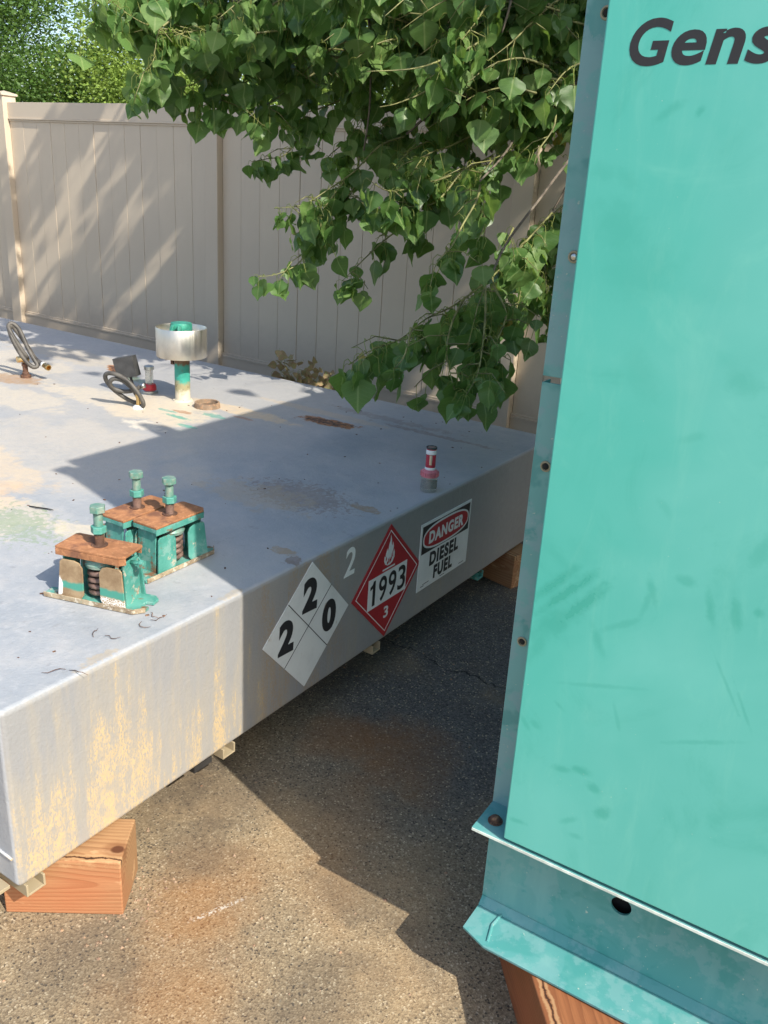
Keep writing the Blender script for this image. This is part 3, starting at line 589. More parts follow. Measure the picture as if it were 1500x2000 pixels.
# hoses
Rt = Vector((.83, .56, 0)).normalized(); Dp = Vector((-.56, .83, 0))
def cat(pts, n=8):
    pts = [Vector(p) for p in pts]; out = []
    for i in range(len(pts) - 1):
        p0, p1, p2, p3 = pts[max(i - 1, 0)], pts[i], pts[i + 1], pts[min(i + 2, len(pts) - 1)]
        for k in range(n):
            t = k / n; out.append(.5 * ((2 * p1) + (-p0 + p2) * t + (2 * p0 - 5 * p1 + 4 * p2 - p3) * t * t + (-p0 + 3 * p1 - 3 * p2 + p3) * t ** 3))
    out.append(pts[-1]); return out
def hose_pts(base, pxs, px0, ppm):
    bx_, by_ = TP(*base); out = []
    for i, (x, y, dd) in enumerate(pxs):
        rr = (x - px0[0]) / ppm; zz = (px0[1] - y) / (ppm * .93)
        v = Vector((bx_, by_, ZT)) + Rt * rr + Dp * dd + Vector((0, 0, zz)); out.append(v)
    return out
hb_pts = hose_pts((-2.788, 2.382), [(271, 790, 0), (276, 794, .0), (282, 790, -.015), (281, 780, -.02), (270, 762, -.02), (252, 745, -.015), (230, 736, -.01), (212, 737, .0), (208, 748, .01), (218, 765, .02), (238, 781, .03), (256, 790, .035), (266, 789, .03), (268, 780, .02), (258, 762, .01), (242, 748, .0), (226, 745, -.005), (217, 753, -.0), (222, 764, .01), (240, 770, .02), (258, 768, .03), (272, 760, .035)], (271, 797), 466)
ho = obj('coiled_hose', MB().tube(cat(hb_pts, 6), .0090, 10), M['rubber'], tank); ho['label'] = 'grey hose coiled in a slanting loop beside the fill pipe'
b0 = hb_pts[0]; obj('hose_stem', MB().lathe([(.016, 0), (.016, .010), (.010, .012), (.009, .045), (.012, .047), (.012, .058), (.0001, .058)], 14, T(b0.x, b0.y, ZT)), M['brass'], ho, smooth_angle=35)
obj('hose_fitting', MB().tube([hb_pts[-1], hb_pts[-1] + Rt * .018 + Vector((0, 0, .006))], [.011, .011], 12), M['steel'], ho)
obj('sealant_blob', MB().lathe([(.026, 0), (.022, .008), (.014, .013), (.0001, .014)], 14, T(b0.x, b0.y, ZT), True), M['white'], ho)
ha_pts = hose_pts((-3.555, 2.381), [(50, 700, 0), (56, 698, -.005), (50, 688, -.01), (38, 668, -.01), (28, 652, -.005), (25, 645, .01), (30, 642, .02), (40, 650, .025), (48, 664, .02), (58, 685, .01), (70, 704, 0), (76, 713, -.005), (70, 716, -.015), (60, 709, -.02), (46, 690, -.02), (34, 668, -.015), (27, 652, .0), (30, 648, .02), (42, 665, .03), (56, 686, .03), (68, 702, .02), (80, 708, .0), (90, 710, -.02)], (51, 737), 421)
ho = obj('bent_hose', MB().tube(cat(ha_pts, 6), .0098, 10), M['rubber'], tank); ho['label'] = 'black hose doubled up on a brass tee with a brass open end'
ax_, ay_ = TP(-3.555, 2.381)
obj('hose_stem', MB().lathe([(.024, 0), (.024, .012), (.016, .014), (.016, .022), (.012, .026), (.012, .052), (.015, .055), (.015, .066), (.0001, .066)], 16, T(ax_, ay_, ZT)), M['darkrust'], ho, smooth_angle=35)
obj('brass_tee', MB().tube([(ax_ - .012, ay_ - .03, ZT + .085), (ax_, ay_ + .02, ZT + .085)], .0145, 14).tube([(ax_, ay_, ZT + .06), (ax_, ay_, ZT + .098)], .010, 12), M['brass'], ho)
e0, e1 = ha_pts[-2], ha_pts[-1]; dn = (e1 - e0).normalized()
q4_ = dn.to_track_quat('Z', 'Y').to_matrix().to_4x4()
obj('hose_clamp', MB().tube([e1 - dn * .008, e1 + dn * .006], .0115, 14), M['white'], ho)
obj('brass_end', MB().lathe([(.010, .006), (.0125, .008), (.0125, .026), (.0145, .030), (.0145, .044), (.0105, .044), (.0095, .02), (.0001, .018)], 16, Matrix.Translation(e1) @ q4_), M['brass'], ho, smooth_angle=35)
# red level gauge at the front edge
rx_, ry_ = TP(-1.342, 2.352); RG = T(rx_, ry_, ZT)
rg = obj('level_gauge', MB().lathe([(.027, 0), (.028, .006), (.0275, .052)], 26, RG, True), M['glass'], tank)
rg['label'] = 'red and clear plastic level gauge at the tank front edge'
obj('dark_float', MB().lathe([(.0001, .012), (.024, .012), (.0245, .034), (.018, .040), (.0001, .041)], 24, RG), M['darkgreen'], rg, smooth_angle=40)
col_ = MB().lathe([(.029, .052), (.030, .060), (.027, .070), (.018, .076)], 26, RG)
for k in range(22):
    a = 2 * math.pi * k / 22; col_.box(-.0015, .0015, .0275, .0312, .054, .068, RG @ Matrix.Rotation(a, 4, 'Z'))
obj('ribbed_collar', col_, M['pink'], rg, smooth_angle=35)
obj('white_ring', MB().lathe([(.0172, .074), (.0178, .076), (.0178, .083), (.0172, .084)], 26, RG, True), M['white'], rg)
obj('red_tube', MB().lathe([(.0165, .074), (.0165, .146)], 26, RG, True), M['redclear'], rg)
obj('label_band', MB().lathe([(.0168, .128), (.0173, .129), (.0173, .142), (.0168, .143)], 26, RG, True), M['white'], rg)
obj('sight_window', MB().add([RG @ Vector((.0172 * math.cos(a), .0172 * math.sin(a), z)) for z in (.094, .126) for a in (R(-75), R(-65), R(-55), R(-45))], [(0, 1, 5, 4), (1, 2, 6, 5), (2, 3, 7, 6)], True), M['steel'], rg)
obj('clear_top', MB().lathe([(.0164, .150), (.010, .1515), (.0001, .1518)], 24, RG, True), M['glass'], rg)
obj('dark_rim', MB().lathe([(.0168, .146), (.0180, .147), (.0180, .152), (.0158, .1525), (.0155, .151)], 26, RG), M['black'], rg, smooth_angle=35)

# ---------------------------------------------------------------- timber blocks
def timber(name, cx, cy, rz, L, label, m, z0=0., h=.15, w_=.135):
    hh = h - .005
    root = obj(name, MB().box(-L / 2, L / 2, -w_ / 2, w_ / 2, -hh / 2, hh / 2), m, None, .004, 2)
    root.location = (cx, cy, z0 + hh / 2); root.rotation_euler = (0, 0, rz)
    return tag(root, label, 'timber block', 'timber blocks under the heavy steel')
def block_from_corner(corner, ang, L, W):
    """corner = front right corner; block runs L back along -u and W along n"""
    u = Vector((math.cos(ang), math.sin(ang))); n_ = Vector((-u.y, u.x)); c = Vector(corner) - u * L / 2 + n_ * W / 2; return c.x, c.y
W_ = .135
cx, cy = block_from_corner((-1.189, .916), R(35.7), .25, W_)
timber('timber_block', cx, cy, R(35.7), .25, 'orange timber block at the near bottom corner of the grey tank, lit by the sun', M['wood'])
cx, cy = block_from_corner((-1.262, 2.955), R(-12), .5, W_)
timber('timber_block', cx - .0, cy, R(-12), .5, 'shaded timber block under the far end of the grey tank', M['wood'])
u = Vector((.646, -.763)); nn = Vector((.763, .646)); p0 = Vector((-.378, 1.189)); Lb = .62
c = p0 + u * (.42 - Lb / 2) + nn * .0715
timber('timber_block', c.x, c.y, math.atan2(u.y, u.x), Lb, 'reddish knotty timber block under the corner of the green enclosure', M['wood2'], 0, .168, .143)

# ---------------------------------------------------------------- generator enclosure
GA, GL = R(1.498), R(-.6264)
grot = Matrix.Rotation(GA, 4, 'Z') @ Matrix.Rotation(GL, 4, 'Y')
pp = Vector((-.4591, 1.1815, .4134)); zlow = .2485
base_pt = pp - (grot @ Vector((0, 0, zlow)))
gen = empty('generator_enclosure', base_pt, (0, GL, GA), 'tall green steel generator enclosure on a base rail, filling the right side', 'generator')
Z0 = zlow; GLEN, GDEP, B = 3.2, 1.75, .0887      # local z of the panel foot
ZR = 2.366 - .4134 + zlow
dr_ = obj('side_panel', MB().box(0, 1.35, 0, B - .006, Z0 + .011, ZR - .02), M['teal'], gen, .003, 2)
obj('side_panel', MB().box(1.356, GLEN - .05, 0, B - .006, Z0 + .011, ZR - .02), M['teal'], gen, .003, 2)
obj('enclosure_body', MB().box(-.004, GLEN - .02, B + .004, GDEP, Z0 + .004, ZR), M['teal'], gen, .003)
XE = -.063
zs = 1.237 - .4134 + zlow      # split of the corner flange
def strip(z0, z1, name='corner_flange'):
    m = MB(); m.box(XE, .04, B, B + .003, z0, z1); m.box(XE, XE + .003, B + .0031, B + .03, z0, z1); return obj(name, m, M['teal_strip'], gen, .0008)
s1 = strip(Z0 + .004, zs - .004); s2 = strip(zs + .006, ZR - .02)
obj('joint_tab', MB().box(XE + .028, .02, B + .006, B + .010, zs - .03, zs + .03), M['steel'], gen)
for zz in (1.101, 1.430, .776, 1.75):
    q = T(-.047 + (zz - .41) * .011, B, zz - .4134 + zlow - .004) @ Matrix.Rotation(R(90), 4, 'X')
    rv = obj('flange_hole', MB().lathe([(.0095, 0.0004), (.0088, .0022), (.0066, .0026), (.0060, .0006), (.0001, .0005)], 18, q), M['primer'], gen, smooth_angle=40)
    obj('hole_centre', MB().lathe([(.0056, .0008), (.0046, .0022), (.0026, .0030), (.0001, .0032)], 14, q, True), M['steel'] if zz == 1.430 else M['dark'], rv)  # dark centres paint shaded hole depth; the steel one is a real fastener
# base rail: channel open towards the viewer, flanges top and bottom
zt_, zb_ = .4198 - .4134 + zlow - .002, .0
t_ = .0055
rail_ = MB()
rail_.box(XE, GLEN, .0008, B + .004, zt_ - t_, zt_)
br = obj('base_rail', rail_, M['teal_rail'], gen, .001)
obj('rail_edge', MB().box(XE + .001, GLEN, -.0008, .0007, zt_ - t_ - .0005, zt_ - .001), M['edge'], gen)
def rail_web():
    # web with a round hole
    m = MB(); hx_, hz_, hr = .205, .145, .019; n_ = 24
    ring = [(hx_ + hr * math.cos(2 * math.pi * k / n_), hz_ + hr * math.sin(2 * math.pi * k / n_)) for k in range(n_)]
    sq = []
    for k in range(n_):
        a = 2 * math.pi * k / n_; c_, s_ = math.cos(a), math.sin(a); q_ = .05 / max(abs(c_), abs(s_)); sq.append((hx_ + q_ * c_, hz_ + q_ * s_))
    for yy in (B + .004, B + .009):
        vs = [(x, yy, z) for x, z in ring] + [(x, yy, z) for x, z in sq]
        m.add(vs, [(k, (k + 1) % n_, n_ + (k + 1) % n_, n_ + k) for k in range(n_)])
    m.add([(x, B + .004, z) for x, z in ring] + [(x, B + .009, z) for x, z in ring], [(k, (k + 1) % n_, n_ + (k + 1) % n_, n_ + k) for k in range(n_)])
    x0, x1, z0, z1 = hx_ - .05, hx_ + .05, hz_ - .05, hz_ + .05
    for yy in (B + .004, B + .009):
        for a, b, c_, d_ in ((XE, x0, t_, zt_ - t_), (x1, GLEN, t_, zt_ - t_), (x0, x1, t_, z0), (x0, x1, z1, zt_ - t_)):
            m.add([(a, yy, c_), (b, yy, c_), (b, yy, d_), (a, yy, d_)], [(0, 1, 2, 3)])
    m.add([(XE, B + .004, t_), (XE, B + .009, t_), (XE, B + .009, zt_ - t_), (XE, B + .004, zt_ - t_)], [(0, 1, 2, 3)])
    return m
obj('dark_hole_backing', MB().box(.10, .32, B + .030, B + .036, .05, zt_ - .02), M['dark'], gen)  # added dark plate, keeps the web hole black as if in deep shade
obj('rail_web', rail_web(), M['teal_rail'], gen)
fl_ = MB().prism([(XE, B + .009), (XE, .010), (XE + .055, -.010), (GLEN, -.010), (GLEN, B + .009)], 'z', zb_, zb_ + t_)
fl_.prism([(B + .0038, t_), (B - .012, t_), (B + .0038, t_ + .014)], 'x', XE, GLEN); fl_.tube([(XE + .050, B - .006, t_), (XE + .046, .045, t_ + .0008), (XE + .056, .004, t_)], .0034, 6)       # root fillet of the rolled channel
obj('rail_foot', fl_, M['teal_rail'], gen, .001)
q = T(-.034, .040, zt_)
bo = obj('rail_bolt', MB().lathe([(.014, 0), (.014, .002), (.010, .002), (.0095, .008), (.006, .011), (.0001, .012)], 20, q), M['darkrust'], gen, smooth_angle=35)
# roof
obj('front_lip', MB().box(-.012, GLEN, -.018, .045, ZR - .018, ZR + .0), M['teal'], gen, .002)
obj('roof_cap', MB().box(-.004, GLEN - .01, .058, GDEP + .02, ZR + .001, ZR + .048), M['teal'], gen, .004)
obj('lifting_ear', MB().prism([(.485, ZR + .04), (.488, ZR + .215), (.52, ZR + .21), (.578, ZR + .125), (.583, ZR + .04)], 'x', -.012, -.002), M['teal'], gen, .001)
for t_, xa, xb, za, zb2 in (('G', .0225, .0735, 1.6675, 1.7210), ('e', .0760, .1170, 1.6675, 1.7065), ('n', .1195, .1615, 1.6680, 1.7065), ('s', .1640, .2010, 1.6675, 1.7065), ('e', .2035, .2445, 1.6675, 1.7065), ('t', .2470, .2730, 1.6675, 1.7180)):
    lettering('letter', t_, gen, M['ink_d'], ((xa + xb) / 2 + .0135, (za + zb2) / 2 - .4134 + zlow), (xb - xa, zb2 - za), 'gen', .0001, .0002, .026, .15)

# ---------------------------------------------------------------- spring isolators
def hexa(r_, z0, z1, M_):
    return MB().prism([(r_ * math.cos(k * math.pi / 3), r_ * math.sin(k * math.pi / 3)) for k in range(6)], 'z', z0, z1, M_)
def isolator(loc, rz, label, worn_front):
    root = empty('spring_isolator', (loc[0], loc[1], ZT + .001), (0, 0, rz), label, 'spring isolator', 'spring isolators standing on the tank top')
    L2, D2 = .128, .045
    pts = [(-L2, -D2), (L2 - .02, -D2), (L2, -D2 + .018), (L2, -.010), (L2 - .018, -.008), (L2 - .018, .008), (L2, .010), (L2, D2 - .012), (L2 - .014, D2), (-L2 + .014, D2), (-L2, D2 - .014), (-L2, .010), (-L2 + .016, .008), (-L2 + .016, -.008), (-L2, -.010)]
    obj('base_plate', MB().prism(pts, 'z', 0, .008), M['wteal'], root, .0015)
    lp = MB(); lp.box(-L2 + .002, L2 - .02, -D2 - .003, -D2 - .0002, .0005, .0125); lp.prism([(L2 - .0198, -D2 - .003), (L2 + .002, -D2 + .017), (L2, -D2 + .019), (L2 - .0198, -D2 + .001)], 'z', .0005, .0125)
    obj('base_lip', lp, M['lip'], root, .001)
    hw, hh = .080, .116
    for sgn in (-1, 1):
        for sx in (-1, 1):      # two lugs each side with a gap that shows the spring
            x0, x1 = .022, hw
            pr = [(x0 + .010, .003), (x0, .02), (x0, hh - .03), (x0 + .008, hh - .018), (x0 + .02, hh - .014), (x1 - .006, hh - .014), (x1, hh - .02), (x1 + .008, .003)]
            pr = [(sx * a, b) for a, b in pr]
            if sx < 0: pr = pr[::-1]
            y = sgn * (D2 - .006)
            m = MB().prism(pr, 'y', y - .0022, y + .0022)
            for i_, v in enumerate(m.v):      # foot flares outwards
                if v[2] < .01: m.v[i_] = (v[0], v[1] + sgn * .004, v[2])
            obj('housing_lug', m, M['scraped'] if (worn_front and sgn < 0) else M['wteal'], root, .001)
    for sx in (-1, 1):
        m = MB().prism([(sx * .079, .004), (sx * .075, hh - .004), (sx * .079, hh - .004), (sx * .084, .004)][::sx], 'y', -.030, .030)
        obj('end_plate', m, M['wteal'], root, .001)
    obj('spring_seat', MB().lathe([(.0001, .086), (.034, .086), (.036, .094), (.030, .104), (.0001, .104)], 24), M['boltpaint'], root, smooth_angle=35)
    hel = []
    for k in range(121):
        t = k / 120; a = 2 * math.pi * 4.6 * t; hel.append((.0245 * math.cos(a), .0245 * math.sin(a), .011 + .073 * t))
    obj('coil_spring', MB().tube(hel, .0068, 8), M['spring'], root)
    TW2, TD = .088, .043
    obj('top_plate', MB().prism([(-TW2, -TD), (TW2 - .012, -TD), (TW2, -TD + .012), (TW2, TD - .006), (TW2 - .006, TD), (-TW2 + .006, TD), (-TW2, TD - .006)], 'z', .128, .134), M['rust'], root, .0012)
    sk = MB(); sk.box(-TW2, TW2 - .012, -TD - .0002, -TD + .0035, .112, .1275); sk.box(-TW2 + .006, TW2 - .006, TD - .0035, TD + .0002, .112, .1275); sk.box(-TW2, -TW2 + .003, -TD + .004, TD - .006, .117, .1275)
    sk.prism([(TW2 - .0115, -TD), (TW2, -TD + .012), (TW2 - .003, -TD + .013), (TW2 - .0135, -TD + .0035)], 'z', .112, .1275)
    obj('plate_skirt', sk, M['rust'] if worn_front else M['wteal'], root, .0008)
    bl = .215
    th = [(.0001, .10)]
    z = .1345
    while z < bl: th += [(.0095, z), (.0108, z + .0011), (.0095, z + .0022)]; z += .0024
    bt = obj('adjusting_bolt', MB().lathe(th, 16), M['boltpaint'], root, smooth_angle=20)
    obj('bolt_head', hexa(.0185, bl, bl + .016, None), M['boltpaint'], bt, .0015)
    obj('washer', MB().lathe([(.0001, .1342), (.019, .1342), (.019, .1362), (.0112, .1364)], 18), M['darkrust'], bt, smooth_angle=35)
    obj('lock_nut', hexa(.0180, .1655, .182, T(0, 0, 0, .4)), M['wteal'], bt, .0015)
    obj('rusty_thread', MB().lathe([(.0110, .1345), (.0110, .162)], 14, None, True), M['darkrust'] if worn_front else M['spring'], bt)
    q = T(.086, .0, .106) @ Matrix.Rotation(R(90), 4, 'Y')
    obj('side_bolt', MB().tube([(.078, 0, .106), (.114, 0, .107)], .005, 10).prism([(.0105 * math.cos(k * math.pi / 3), .0105 * math.sin(k * math.pi / 3)) for k in range(6)], 'z', .018, .027, q), M['wteal'], root)
    return root
isolator((-1.512, 1.162), R(17.3), 'front left spring isolator with browned scraped face, nearest the tank edge corner', True)
isolator((-1.541, 1.402), R(92), 'teal sided spring isolator nearest the sign face, its open coil facing right', False)
isolator((-1.634, 1.378), R(93), 'rearmost spring isolator, partly hidden behind the other two', False)

# ---------------------------------------------------------------- debris on the tank
def curl(name, x, y, sz, label, seed):
    r_ = random.Random(seed); m = MB()
    for k in range(r_.randint(2, 3)):
        a = r_.random() * 6.28; p_ = [Vector((0, 0, .002))]; q_ = Vector((r_.uniform(-.01, .01), r_.uniform(-.01, .01), .002))
        for j in range(5):
            a += r_.uniform(-.9, .9); q_ = q_ + Vector((math.cos(a), math.sin(a), 0)) * sz / 5; q_.z = .002 + abs(r_.gauss(0, .002)); p_.append(q_.copy())
        m.tube(p_[1:], [.0005, .0008, .0009, .0007, .0004], 5)
    o = obj(name, m, M['darkrust']); o.location = (x, y, ZT); return tag(o, label, 'dry twig', 'dry catkins and twigs on the tank top')
curl('dry_catkin', -1.374, 1.035, .05, 'small curled brown catkin alone on the grey tank top left of the edge', 1)
curl('dry_catkin', -1.309, .909, .06, 'thin brown catkin lying on the near rounded edge of the tank', 2)
curl('dry_catkin', -1.376, 1.190, .05, 'curled orange catkin beside the front isolator base', 3)
curl('dry_catkin', -1.352, 1.145, .06, 'tangled brown catkin in front of the front isolator', 4)
o = obj('dry_stick', MB().tube([(0, 0, .003), (.03, -.005, .006), (.06, .004, .004), (.085, 0, .006)], [.0016, .0022, .002, .001], 5), M['dark']); o.location = (-2.13, 1.40, ZT); o.rotation_euler.z = R(15); tag(o, 'short dark stick lying on the stained left part of the tank top', 'twig')
lm = MB(); r_ = random.Random(5)
for k in range(120):
    x, y = -1.32 - r_.random() ** 1.3 * 2.2, .80 + r_.random() * 2.45; s_ = r_.uniform(.0008, .0024); a = r_.random() * 6.28
    lm.box(-s_ * 1.8, s_ * 1.8, -s_, s_, 0, s_ * .8, T(x, y, ZT + .0003, a))
tag(obj('leaf_crumbs', lm, M['darkrust']), 'dark crumbs of leaf and grit scattered over the tank top', 'litter', kind='stuff')

gm = MB(); r_ = random.Random(21)
for k in range(260):
    x, y = r_.uniform(-1.5, -.35), r_.uniform(.45, 2.4)
    if k % 3 == 0: x = -1.2 + r_.gauss(0, .05); y = .95 + r_.gauss(0, .06)
    s_ = r_.uniform(.0012, .0034); Mx = T(x, y, s_ * .6, r_.random() * 6.28, r_.uniform(-.4, .4))
    gm.add([Mx @ Vector(v) for v in ((-s_ * 1.4, -s_, -s_ * .5), (s_, -s_ * 1.2, -s_ * .5), (s_ * 1.3, s_, -s_ * .5), (-s_, s_ * 1.1, -s_ * .5), (0, 0, s_ * .8))], [(3, 2, 1, 0), (0, 1, 4), (1, 2, 4), (2, 3, 4), (3, 0, 4)])
tag(obj('loose_grit', gm, M['port']), 'loose grit and small stones lying on the asphalt', 'grit', kind='stuff')
TWIGS=[
 ((-1.667,3.83,1.377),(-1.67,3.621,1.27),(-1.668,3.418,1.171),(-1.674,3.217,1.088),(-1.687,3.02,1.021),(-1.694,2.841,0.988),(-1.688,2.661,0.932),(-1.699,2.483,0.907),(-1.674,2.329,0.884), 20 , 1.0 ),
 ((-1.507,2.934,1.137),(-1.438,2.824,1.044),(-1.378,2.711,0.956),(-1.327,2.595,0.873),(-1.303,2.474,0.818), 34 , 1.2 ),
 ((-1.556,2.876,1.08),(-1.53,2.751,1.001),(-1.478,2.639,0.913),(-1.385,2.548,0.816), 26 , 1.0 ),
 ((-1.527,3.04,1.118),(-1.415,2.946,1.036),(-1.374,2.804,0.945),(-1.326,2.671,0.862), 28 , 1.0 ),
 ((-1.56,2.521,1.004),(-1.54,2.466,0.926),(-1.543,2.412,0.881), 24 , 0.6 ),
 ((-1.662,3.113,1.472),(-1.629,3.034,1.418),(-1.619,2.923,1.329),(-1.601,2.827,1.261),(-1.6,2.726,1.203),(-1.566,2.639,1.133), 22 , 0.6 ),
 ((-1.651,3.087,1.399),(-1.588,3.041,1.348),(-1.568,2.958,1.278), 16 , 0.3 ),
 ((-1.768,4.315,1.466),(-1.773,4.182,1.32),(-1.76,4.052,1.155),(-1.697,3.958,0.998),(-1.627,3.875,0.857), 34 , 1.0 ),
 ((-1.756,4.173,1.417),(-1.796,3.998,1.297),(-1.787,3.846,1.161),(-1.729,3.731,1.035),(-1.69,3.604,0.912), 34 , 1.0 ),
 ((-1.698,4.148,1.279),(-1.66,4.025,1.095),(-1.618,3.918,0.939), 30 , 0.8 ),
 ((-1.702,3.524,1.312),(-1.679,3.33,1.133),(-1.586,3.233,1.067), 20 , 0.5 ),
 ((-2.105,3.545,1.367),(-2.172,3.443,1.296),(-2.223,3.359,1.238),(-2.267,3.269,1.159),(-2.295,3.196,1.093),(-2.312,3.139,1.046), 20 , 0.7 ),
 ((-1.851,3.556,1.594),(-1.905,3.395,1.524),(-1.974,3.228,1.466),(-2.045,3.071,1.429),(-2.089,2.967,1.472), 30 , 1.1 ),
 ((-1.891,3.371,1.524),(-1.93,3.247,1.399),(-1.994,3.152,1.374),(-2.073,3.047,1.348), 30 , 1.0 ),
 ((-2.301,3.553,1.661),(-2.361,3.44,1.61),(-2.402,3.311,1.496),(-2.45,3.192,1.416),(-2.5,3.078,1.348),(-2.57,2.974,1.328), 28 , 1.0 ),
 ((-2.45,3.411,1.562),(-2.414,3.333,1.431),(-2.441,3.223,1.32),(-2.461,3.108,1.19),(-2.472,3.02,1.105),(-2.513,2.931,1.062),(-2.552,2.859,1.051), 22 , 0.8 ),
 ((-2.416,3.256,1.451),(-2.417,3.152,1.364),(-2.414,3.062,1.301), 26 , 0.6 ),
 ((-3.027,3.917,1.809),(-3.05,3.802,1.702),(-3.061,3.714,1.635),(-3.068,3.623,1.557),(-3.11,3.535,1.534),(-3.137,3.458,1.515), 24 , 0.6 ),
 ((-1.751,3.767,1.916),(-1.723,3.621,1.763),(-1.708,3.477,1.636),(-1.733,3.335,1.57),(-1.726,3.207,1.489), 30 , 1.1 ),
 ((-1.611,3.576,1.857),(-1.56,3.503,1.72),(-1.571,3.408,1.619),(-1.557,3.348,1.56), 26 , 1.0 ),
 ((-1.709,3.192,1.991),(-1.779,3.022,1.903),(-1.835,2.874,1.844),(-1.933,2.714,1.815), 24 , 0.6 ),
 ((-1.901,3.156,1.903),(-1.871,3.045,1.803),(-1.912,2.904,1.737),(-1.928,2.797,1.711), 22 , 0.8 ),
 ((-2.481,3.26,2.112),(-2.581,3.051,2.018),(-2.704,2.85,1.973),(-2.809,2.675,1.96),(-2.862,2.542,1.968),(-2.906,2.436,2.021), 26 , 1.2 ),
 ((-2.866,2.99,2.063),(-2.936,2.852,1.95),(-2.952,2.75,1.843),(-2.97,2.653,1.747), 26 , 1.0 ),
 ((-2.767,3.272,1.984),(-2.814,3.093,1.842),(-2.853,2.944,1.757),(-2.853,2.837,1.708), 28 , 1.0 ),
 ((-2.737,3.532,1.954),(-2.785,3.37,1.851),(-2.829,3.211,1.751),(-2.831,3.112,1.721), 28 , 1.0 ),
 ((-2.69,3.801,1.918),(-2.745,3.632,1.811),(-2.789,3.493,1.754),(-2.816,3.376,1.722), 26 , 1.0 ),
 ((-2.765,2.828,2.124),(-2.87,2.657,2.082),(-2.923,2.525,2.053),(-2.939,2.431,2.055), 28 , 1.1 ),
 ((-1.747,3.232,2.133),(-1.716,3.076,2.025),(-1.687,2.928,1.938), 26 , 0.8 ),
 ((-1.574,3.487,2.17),(-1.603,3.342,2.079),(-1.625,3.196,1.973),(-1.648,3.057,1.889), 28 , 1.0 ),
 ((-2.069,3.637,1.799),(-2.092,3.475,1.663),(-2.129,3.335,1.592),(-2.127,3.221,1.527), 26 , 1.0 ),
 ((-2.352,3.875,1.882),(-2.479,3.681,1.775),(-2.554,3.543,1.718), 22 , 0.8 ),
 ((-2.817,2.767,2.063),(-2.852,2.609,1.951),(-2.782,2.515,1.832),(-2.759,2.417,1.769), 24 , 0.8 ),
 ((-2.488,3.873,1.791),(-2.556,3.718,1.686),(-2.634,3.578,1.63),(-2.65,3.481,1.579),(-2.631,3.419,1.554), 26 , 1.0 ),
 ((-2.727,3.221,2.095),(-2.842,2.996,1.949),(-2.846,2.848,1.816),(-2.869,2.725,1.765), 26 , 1.0 ),
 ((-1.915,3.561,1.694),(-1.972,3.407,1.622),(-2.013,3.274,1.574),(-2.006,3.156,1.492), 26 , 1.0 ),
]

# ---------------------------------------------------------------- cottonwood
def leaf_mesh(seed, pet=True, name='leaf'):
    """one leaf hanging from the origin: arched stalk, broad pointed toothed blade, unit = metres"""
    r_ = random.Random(seed); m = MB(); uvs = []
    Ls = 1.0
    tw = r_.uniform(-1.3, 1.3); tilt = r_.uniform(-.25, .75); fold = r_.uniform(.02, .32); curl_ = r_.uniform(-.25, .45); wav = r_.uniform(.02, .07)
    px_ = r_.uniform(.3, .6); pz = -r_.uniform(.35, .8)
    if pet:
        path = [Vector((0, 0, 0)), Vector((px_ * .5, 0, .10)), Vector((px_ * .95, 0, -.06)), Vector((px_, 0, pz))]
        m.tube(path, [.026, .022, .018, .020], 3, False)
        uvs += [(0.5, 1.6)] * len(m.v)
    base = Vector((px_, 0, pz))
    rows = [(-.07, .20), (.00, .42), (.10, .55), (.25, .60), (.42, .55), (.58, .42), (.74, .25), (.88, .11), (1.0, .0)]
    Rm = Matrix.Rotation(tw, 3, 'Z') @ Matrix.Rotation(tilt, 3, 'Y')
    n0 = len(m.v); vs = []; fs = []
    for i, (v, wd) in enumerate(rows[:-1]):
        for j, u in enumerate((-1, -.5, 0, .5, 1)):
            wv = wd * (1 + (r_.uniform(-.06, .06) if abs(u) == 1 else 0))
            vv = v + (.018 if i % 2 else -.012) * (abs(u) == 1)
            if i == 0 and abs(u) == .5: vv -= .025
            y = u * wv; z = -vv; x = fold * abs(y) + curl_ * v * v * .6 + wav * math.sin(v * 9 + u * 2.2 + seed)
            vs.append(base + Rm @ Vector((x, y, z))); uvs.append((.5 + u * wv * .5, v))
    tipv = base + Rm @ Vector((curl_ * .6 + .02, r_.uniform(-.04, .04), -1.04)); vs.append(tipv); uvs.append((.5, 1.0))
    for i in range(7):
        for j in range(4):
            a = i * 5 + j; fs.append((a, a + 1, a + 6, a + 5))
    for j in range(4): fs.append((35 + j, 36 + j, 40))
    m.add(vs, fs, True); m.uv = uvs
    return m
def to_mesh(name, m, mat, rnds=None):
    me = bpy.data.meshes.new(name); me.from_pydata(m.v, [], m.f); me.polygons.foreach_set('use_smooth', m.sm); me.materials.append(mat)
    if m.uv:
        ul = me.uv_layers.new(name='UVMap'); arr = []
        for p in me.polygons:
            for vi in p.vertices: arr += m.uv[vi]
        ul.data.foreach_set('uv', arr)
    at = me.attributes.new('rnd', 'FLOAT', 'POINT')
    at.data.foreach_set('value', rnds if rnds else [0.0] * len(m.v))
    me.update(); return me
LT = [leaf_mesh(s) for s in range(14)]
LEAF_ME = [to_mesh('leaf', t, M['leaf']) for t in LT]
SIMPLE = []
for s in range(6):
    r_ = random.Random(s + 90); a = r_.uniform(-1.3, 1.3); tl_ = r_.uniform(-.2, .8); Rm = Matrix.Rotation(a, 3, 'Z') @ Matrix.Rotation(tl_, 3, 'Y')
    pts = [(0, -.2, 0), (0, -.5, -.2), (.0, -.33, -.6), (.05, 0, -1.04), (0, .33, -.6), (0, .5, -.2), (0, .2, 0)]
    SIMPLE.append([Vector((.35, 0, -.35)) + Rm @ Vector(q) for q in pts])

